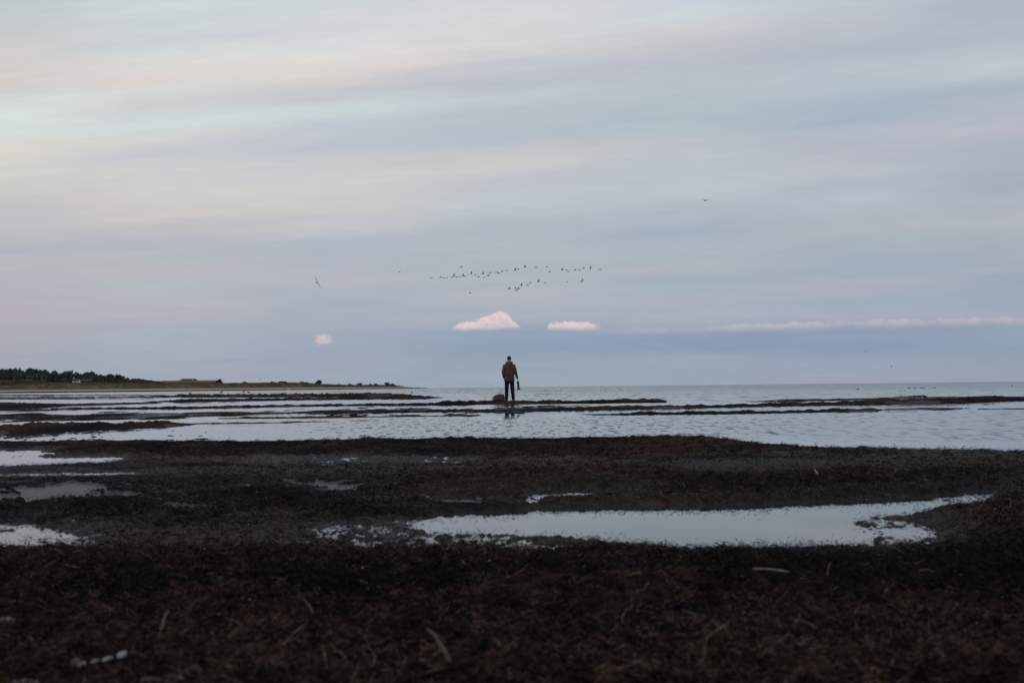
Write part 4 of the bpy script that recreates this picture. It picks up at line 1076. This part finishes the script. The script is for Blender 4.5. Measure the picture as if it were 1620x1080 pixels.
for k in range(28): 
    p0 = Vector(ring[k]); p1 = Vector(ring[(k + 1) % 28]); limb(bm, [(*p0, .008), (*p1, .008)], 6)
bm_obj('drawcord', bm, M_cap, man)
# hood lying on the shoulders behind the neck
bm = bmesh.new()
pts = []
for k in range(13):
    a = math.radians(-25 - 130 * k / 12); pts.append((math.cos(a) * .105, math.sin(a) * .105 + .0, 1.565 + .0 * k))
limb(bm, [(.085, .06, 1.55, .030), (.118, .0, 1.555, .045), (.095, -.06, 1.565, .055), (.045, -.105, 1.575, .062), (0, -.12, 1.575, .066), (-.045, -.105, 1.575, .062), (-.095, -.06, 1.565, .055), (-.118, .0, 1.555, .045), (-.085, .06, 1.55, .030)], 14)
limb(bm, [(0, -.14, 1.53, .06), (0, -.15, 1.47, .05), (0, -.145, 1.43, .02)], 12)
fuse('hood', bm, M_hood, man, .012, 3)
# knitted cap
bm = bmesh.new()
loft(bm, [((0, .008, 1.715), .083, .099, None), ((0, .008, 1.722), .087, .103, None), ((0, .008, 1.75), .087, .103, None), ((0, .008, 1.757), .082, .098, None), ((0, .005, 1.79), .078, .092, None), ((0, .003, 1.82), .062, .074, None), ((0, 0, 1.840), .036, .044, None), ((0, 0, 1.846), .012, .014, None)], 24)
bm_obj('cap', bm, M_cap, man)
for s in (-1, 1):
    bm = bmesh.new(); ax, ay = AN[s][0], AN[s][1]
    loft(bm, [((ax, ay - .005, .02), .052, .055, None), ((ax, ay - .005, .07), .050, .055, None), ((ax, ay, .14), .052, .056, None)], 16)
    loft(bm, [((ax, ay - .05, .052), .036, .045, (0, 1, 0)), ((ax + s * .008, ay + .03, .050), .044, .050, (0, 1, 0)), ((ax + s * .016, ay + .11, .042), .050, .040, (0, 1, 0)), ((ax + s * .022, ay + .18, .034), .040, .030, (0, 1, 0)), ((ax + s * .024, ay + .205, .030), .02, .02, (0, 1, 0))], 16, 2.4)
    b_ = fuse('boot', bm, M_boot, man, .010, 2)
    bm = bmesh.new()
    loft(bm, [((ax, ay - .062, .012), .030, .014, (0, 1, 0)), ((ax, ay - .03, .012), .047, .014, (0, 1, 0)), ((ax + s * .012, ay + .08, .012), .053, .014, (0, 1, 0)), ((ax + s * .022, ay + .17, .012), .043, .014, (0, 1, 0)), ((ax + s * .024, ay + .205, .012), .02, .012, (0, 1, 0))], 16, 4)
    bm_obj('sole', bm, M_black, b_)

# camera hanging from his right hand, long lens pointing down
H = Vector(WR[1]) + Vector((.30, 0, -1)).normalized() * .115 + Vector((mp.x, MY, MZ))
cm_ = empty('camera', tuple(H), 0, 'black camera with long grey hooded lens hanging from the hand of the person', 'camera')
cm_.rotation_euler = (0, math.radians(-4), 0)
bm = bmesh.new()
vv = box(bm, (0, .03, -.035), (.085, .135, .075)); bmesh.ops.bevel(bm, geom=bm.edges[:], offset=.012, segments=2, affect='EDGES')
bm_obj('body', bm, M_black, cm_)
bm = bmesh.new(); loft(bm, [((-.02, -.045, -.005), .030, .020, None), ((-.02, -.045, -.06), .032, .024, None), ((-.02, -.045, -.075), .026, .018, None)], 14); bm_obj('grip', bm, M_black, cm_)
bm = bmesh.new(); loft(bm, [((.052, .03, -.04), .02, .032, (1, 0, 0)), ((.070, .03, -.04), .014, .022, (1, 0, 0))], 14, 4); bm_obj('viewfinder', bm, M_black, cm_)
bm = bmesh.new()
loft(bm, [((0, .03, -.07), .036, .036, None), ((0, .03, -.10), .036, .036, None), ((0, .03, -.105), .040, .040, None), ((0, .03, -.16), .040, .040, None), ((0, .03, -.165), .037, .037, None), ((0, .03, -.22), .037, .037, None), ((0, .03, -.27), .043, .043, None)], 20)
le = bm_obj('lens', bm, M_black, cm_)
bm = bmesh.new(); loft(bm, [((0, .03, -.265), .047, .047, None), ((0, .03, -.275), .052, .052, None), ((0, .03, -.36), .056, .056, None), ((0, .03, -.366), .052, .052, None)], 20); bm_obj('lens_hood', bm, M_lensgrey, le)
bm = bmesh.new(); loft(bm, [((0, .03, -.362), .046, .046, None), ((0, .03, -.3685), .046, .046, None)], 20); bm_obj('front_glass', bm, M_glass, le)
bm = bmesh.new()
sp_ = [(-.03, -.04, -.01), (-.055, -.05, -.08), (-.06, -.05, -.18), (-.03, -.05, -.27), (.02, -.05, -.33), (.07, -.04, -.37), (.115, -.02, -.385), (.12, .02, -.375), (.09, .05, -.34), (.06, .08, -.24), (.05, .09, -.12), (.03, .09, -.03)]
limb(bm, [(*q, .006) for q in sp_], 6); bm_obj('strap', bm, M_black, cm_)

# bag beside him
M_bag = simple('bag_canvas', (.115, .088, .060), .9, .1, scale=16, col2=(.080, .062, .045), bump=.004)
M_bagd = simple('bag_trim', (.022, .020, .018), .8, .2, scale=30)
bp_ = at_dist(788.5, 637.0, 59.0); bz = ground_z(bp_.x, 59.0)
bag = empty('backpack', (bp_.x, 59.0, bz - .04), .05, 'olive brown canvas backpack resting on the bank left of the person', 'bag'); bag.scale = (1, 1, .88)
bm = bmesh.new()
loft(bm, [((0, 0, .03), .235, .14, None), ((.0, 0, .06), .25, .155, None), ((.01, 0, .14), .235, .15, None), ((.03, 0, .24), .205, .14, None), ((.05, 0, .31), .17, .125, None), ((.06, 0, .345), .14, .10, None), ((.065, 0, .355), .09, .07, None)], 28, 3.6)
for v in bm.verts:
    v.co.x += .012 * float(_vn(v.co.x * 14, v.co.z * 14, 3)); v.co.y += .014 * float(_vn(v.co.x * 11 + 4, v.co.z * 11, 4))
fuse('pack', bm, M_bag, bag, .012, 2)
bm = bmesh.new(); loft(bm, [((-.02, -.15, .07), .12, .03, None), ((-.02, -.158, .10), .13, .035, None), ((-.015, -.155, .19), .12, .032, None), ((-.01, -.14, .22), .10, .02, None)], 20, 3.5); bm_obj('pocket', bm, M_bag, bag)
bm = bmesh.new(); limb(bm, [(-.12, -.178, .205, .006), (0, -.192, .212, .006), (.10, -.176, .205, .006)], 6); bm_obj('zip', bm, M_bagd, bag)
bm = bmesh.new(); limb(bm, [(-.01, -.02, .35, .010), (.0, -.02, .385, .010), (.05, -.02, .40, .011), (.10, -.02, .385, .010), (.115, -.02, .345, .010)], 8); bm_obj('handle', bm, M_bagd, bag)
for y0 in (-.07, .07):
    bm = bmesh.new(); limb(bm, [(-.05, y0, .335, .013), (-.16, y0, .28, .017), (-.235, y0, .19, .018), (-.28, y0, .10, .014), (-.25, y0, .04, .012)], 8); bm_obj('shoulder_strap', bm, M_bagd, bag)
bm = bmesh.new(); loft(bm, [((0, 0, .0), .235, .145, None), ((0, 0, .035), .243, .152, None), ((0, 0, .075), .256, .162, None)], 24, 3.6); bm_obj('base_panel', bm, M_bagd, bag)

# ------------------------------------------------------------------ birds
M_birdd = simple('bird_dark', (.018, .017, .018), .8, .1, scale=12)
M_birdw = simple('bird_white', (.62, .61, .60), .8, .1, scale=12, var=.1)
M_birdg = simple('bird_grey', (.10, .095, .095), .8, .1, scale=12)
def bird_body(bm, L=.55, w=.09, neck=.0, tail=.22):
    loft(bm, [((0, -L * .5 - tail * .6, .0), .05 * w / .09, .006, (0, 1, 0)), ((0, -L * .5, .0), w * .45, w * .3, (0, 1, 0)), ((0, -L * .2, -.01), w, w * .95, (0, 1, 0)), ((0, L * .1, -.01), w, w, (0, 1, 0)),
              ((0, L * .3, .01), w * .6, w * .6, (0, 1, 0)), ((0, L * .42 + neck * .5, .02), w * .36, w * .36, (0, 1, 0)), ((0, L * .5 + neck, .025), w * .45, w * .45, (0, 1, 0)), ((0, L * .58 + neck, .02), w * .25, w * .2, (0, 1, 0)), ((0, L * .68 + neck, .012), .008, .008, (0, 1, 0))], 12)
def bird_wing(bm, s, span, up, tip, chord=.20, sweep=-.12):
    """a wing of real thickness: inner arm at angle up, outer hand at angle tip (radians)"""
    pts = []; x = .03; z = .03; y = .04; n = 7
    secs = []
    for k in range(n):
        t = k / (n - 1); a = up if t < .45 else tip
        if k: x += span / (n - 1) * math.cos(a); z += span / (n - 1) * math.sin(a); y += (.03 if t < .45 else sweep) * .35
        c = chord * (1 - .25 * t - .6 * t ** 4); th = .020 * (1 - .75 * t)
        secs.append(((s * x, y - c * .5, z), c * .5, th))
    rings = []
    for (c, cy, th) in secs:
        ring = []
        for q in range(8):
            A = 2 * math.pi * q / 8; ring.append(bm.verts.new((c[0], c[1] + math.cos(A) * cy, c[2] + math.sin(A) * th)))
        rings.append(ring)
    for r0, r1 in zip(rings, rings[1:]):
        for q in range(8): bm.faces.new((r0[q], r0[(q + 1) % 8], r1[(q + 1) % 8], r1[q]))
    bm.faces.new(rings[0]); bm.faces.new(list(reversed(rings[-1])))
def flock_mesh(up, tip, seed):
    bm = bmesh.new(); bird_body(bm, .62, .10, .22, .16)
    for s in (-1, 1): bird_wing(bm, s, .72, up, tip, .24)
    me = bpy.data.meshes.new('goose'); bm.to_mesh(me); bm.free(); me.materials.append(M_birdd)
    me.polygons.foreach_set('use_smooth', [True] * len(me.polygons)); return me
POSE = {'u': flock_mesh(1.15, 1.0, 1), 'l': flock_mesh(.12, .0, 2), 'd': flock_mesh(-.35, -.7, 3), 'm': flock_mesh(.5, .15, 4), 'a': flock_mesh(.35, -.55, 5)}
PN = {'u': 'wings raised', 'l': 'wings level', 'd': 'wings lowered', 'm': 'wings half raised', 'a': 'arched wings'}
def flock(px, py, pose, dist, yaw, label, group, sc=1.0):
    o = bpy.data.objects.new('flying_bird', POSE[pose]); COL.objects.link(o)
    o.location = at_dist(px, py, dist); o.rotation_euler = (random.uniform(-.15, .15), random.uniform(-.2, .2), yaw + random.uniform(-.25, .25)); o.scale = (sc * 1.35,) * 3
    tag(o, label, 'bird', group)
def cp(x, y): return 660 + x / 5.226, 400 + y / 5.226
U1 = [(112,206,'l'),(190,201,'m'),(217,206,'l'),(243,204,'l'),(286,200,'m'),(300,187,'u'),(321,198,'l'),(346,199,'l'),(373,189,'u'),(387,192,'m'),(443,170,'u'),(477,181,'l'),(503,197,'m'),(539,173,'u'),(546,202,'l'),(582,189,'l'),(587,177,'l'),(601,163,'m'),(659,160,'l'),(671,168,'m'),(699,153,'m'),(738,144,'l'),(806,143,'u'),(830,136,'m'),(888,117,'u'),(978,119,'m'),(1069,115,'l')]
U2 = [(1093,156,'m'),(1195,141,'u'),(1230,141,'m'),(1250,153,'l'),(1302,140,'m'),(1340,137,'l'),(1372,127,'m'),(1431,127,'u'),(1511,137,'l')]
LO = [(756,297,'u'),(810,288,'d'),(815,307,'d'),(834,298,'u'),(858,268,'u'),(910,264,'m'),(933,246,'l'),(997,238,'u'),(1057,247,'l')]
for lst, place in ((U1, 'long upper left flock line'), (U2, 'upper right flock line'), (LO, 'lower flock line')):
    fc = {}
    for (x, y, p_) in sorted(lst):
        fc[p_] = fc.get(p_, 0) + 1
        qx, qy = cp(x, y)
        flock(qx, qy, p_, 560 + random.uniform(-12, 12), math.radians(68), '%s bird with %s from the left in the %s' % (ORD[fc[p_] - 1], PN[p_], place), 'birds flying in the long flock', 1.0 if p_ != 'u' else 1.05)
qx, qy = cp(361, 115); flock(qx, qy, 'm', 560, 1.2, 'lone dark bird flying above the left end of the flock', 'birds flying in the long flock')
qx, qy = cp(434, 330); flock(qx, qy, 'm', 560, 1.2, 'lone dark bird flying below the left part of the flock', 'birds flying in the long flock')
qx, qy = cp(1240, 239); flock(qx, qy, 'a', 420, .1, 'larger bird with arched wings under the right end of the flock', 'birds flying in the long flock', .95)
qx, qy = cp(1352, 238); flock(qx, qy, 'a', 430, .7, 'bird at the left of a close pair under the right end of the flock', 'birds flying in the long flock', .7)
qx, qy = cp(1363, 229); flock(qx, qy, 'u', 430, .9, 'bird at the right of a close pair under the right end of the flock', 'birds flying in the long flock', .8)
flock(631, 429.5, 'l', 700, 1.2, 'tiny distant bird far left of the flock', 'distant single birds')
flock(293, 534.3, 'l', 800, .3, 'left one of two tiny birds above the wood', 'distant single birds', .7)
flock(297, 534, 'm', 800, .3, 'right one of two tiny birds above the wood', 'distant single birds', .7)
flock(411.5, 599.6, 'a', 520, .2, 'tiny gliding bird just above the headland bushes', 'distant single birds', .9)
flock(1368.5, 556.6, 'm', 600, .4, 'left one of two tiny birds low over the right sea', 'distant single birds', .6)
flock(1372, 555.4, 'l', 600, .4, 'right one of two tiny birds low over the right sea', 'distant single birds', .6)
flock(1409.5, 580.5, 'u', 560, .4, 'small dark bird just above the right horizon', 'distant single birds', .6)
flock(386, 573.8, 'l', 800, .3, 'tiny distant bird left of the small round cloud', 'distant single birds', .6)

def gull(px, py, dist, rot, up, tip, label, sc=1.0, white=True):
    r = empty('gull', tuple(at_dist(px, py, dist)), 0, label, 'gull'); r.rotation_euler = rot; r.scale = (sc,) * 3
    bm = bmesh.new(); bird_body(bm, .36, .065, .0, .14); bm_obj('body', bm, M_birdw if white else M_birdg, r)
    for s in (-1, 1):
        bm = bmesh.new(); bird_wing(bm, s, .56, up if s < 0 else up * .8, tip if s < 0 else tip * 1.1, .23, -.3); bm_obj('wing', bm, M_birdg, r)
    bm = bmesh.new(); loft(bm, [((0, .235, .010), .010, .010, (0, 1, 0)), ((0, .27, .004), .004, .005, (0, 1, 0))], 8); bm_obj('beak', bm, M_birdg, r)
# banking steeply: one wing points down at the water
gull(500, 446.5, 130, Euler((.2, math.radians(62), .5)), .25, -.2, 'banking gull with dark wings alone left of the flock', 1.05)
gull(1116, 316.5, 160, Euler((.0, math.radians(-6), .25)), .35, -.25, 'gliding gull high over the right half of the sky', 1.0, False)

# birds standing on the banks or sitting on the water
def standing(px, Y, white, label, sc=1.0, swim=False, z=None):
    X = (px - 810) * Y / FPX; gz = max(ground_z(X, Y), 0.0) if z is None else z
    nm = 'swimming_bird' if swim else 'standing_bird'
    r = empty(nm, (X, Y, gz), random.uniform(1.2, 1.9) * random.choice((-1, 1)), label, 'bird', 'birds on the water' if swim else 'birds standing on the banks'); r.scale = (sc,) * 3
    m_ = M_birdw if white else M_birdd
    hz = .07 if swim else .26
    bm = bmesh.new()
    loft(bm, [((0, -.30, hz), .03, .012, (0, 1, 0)), ((0, -.18, hz), .07, .06, (0, 1, 0)), ((0, -.04, hz), .10, .10, (0, 1, 0)), ((0, .10, hz + .01), .08, .085, (0, 1, .3)), ((0, .18, hz + .08), .04, .045, (0, .6, 1)), ((0, .21, hz + .15), .034, .034, (0, .3, 1)), ((0, .225, hz + .19), .042, .04, (0, .5, 1)), ((0, .235, hz + .225), .02, .02, (0, .3, 1))], 12)
    bm_obj('body', bm, m_, r)
    bm = bmesh.new(); loft(bm, [((0, .25, hz + .195), .014, .012, (0, 1, 0)), ((0, .31, hz + .185), .004, .004, (0, 1, 0))], 8); bm_obj('beak', bm, M_birdg, r)
    if not swim:
        for s in (-1, 1):
            bm = bmesh.new(); limb(bm, [(s * .035, -.02, hz - .06, .008), (s * .035, .0, .01, .007)], 6); limb(bm, [(s * .035, .0, .008, .008), (s * .035, .07, .006, .010)], 6); bm_obj('leg', bm, M_birdg, r)
standing(456, 620, True, 'white bird in the far shallows below the green mound', 2.0, z=0)
standing(738, 420, True, 'white bird on the far water left of the person', 1.3, True, z=0)
standing(301, 600, True, 'white bird in the shallows below the left part of the barn', 1.4, z=0)
standing(110, 620, True, 'white bird in the shallows below the small white house', 1.4, z=0)
for i, (px_, Y_, lab) in enumerate([(291.5, 138, 'dark bird left of a pair on the left bank'), (300, 139, 'dark bird right of a pair on the left bank'), (344, 135, 'first dark bird on the middle of the far left bank'), (350, 137, 'dark bird beside the first one on the far left bank'),
     (385, 140, 'dark bird standing near the right end of the far left bank'), (393, 142, 'dark bird just right of the one near the right end of the far left bank'), (428, 150, 'single dark bird on the bank below the green mound'), (474, 150, 'single dark bird on the bank left of the lone tree'),
     (584, 152, 'dark bird on top of the hump of the far bank'), (651, 175, 'dark bird in the shallows below the headland tip')]):
    standing(px_, Y_, False, lab, .62)
for (px_, py_, lab) in [(1437, 614.6, 'dark duck at the left of the ducks on the right sea'), (1446, 614.8, 'second duck from the left of the ducks on the right sea'), (1456, 614.2, 'third duck from the left on the right sea'), (1460, 614.2, 'duck close behind the third one on the right sea'),
     (1477, 614.4, 'last duck on the right of the ducks on the right sea'), (1600, 610.6, 'single duck on the sea near the right edge'), (950, 617.4, 'left duck on the sea right of the person'), (957, 617.4, 'second duck on the sea right of the person'), (980, 617, 'third duck on the sea farther right of the person'), (1356, 616.2, 'lone duck left of the ducks on the right sea')]:
    v_ = py_ - hor_at(px_); standing(px_, KH / v_, False, lab, .55, True, z=0)
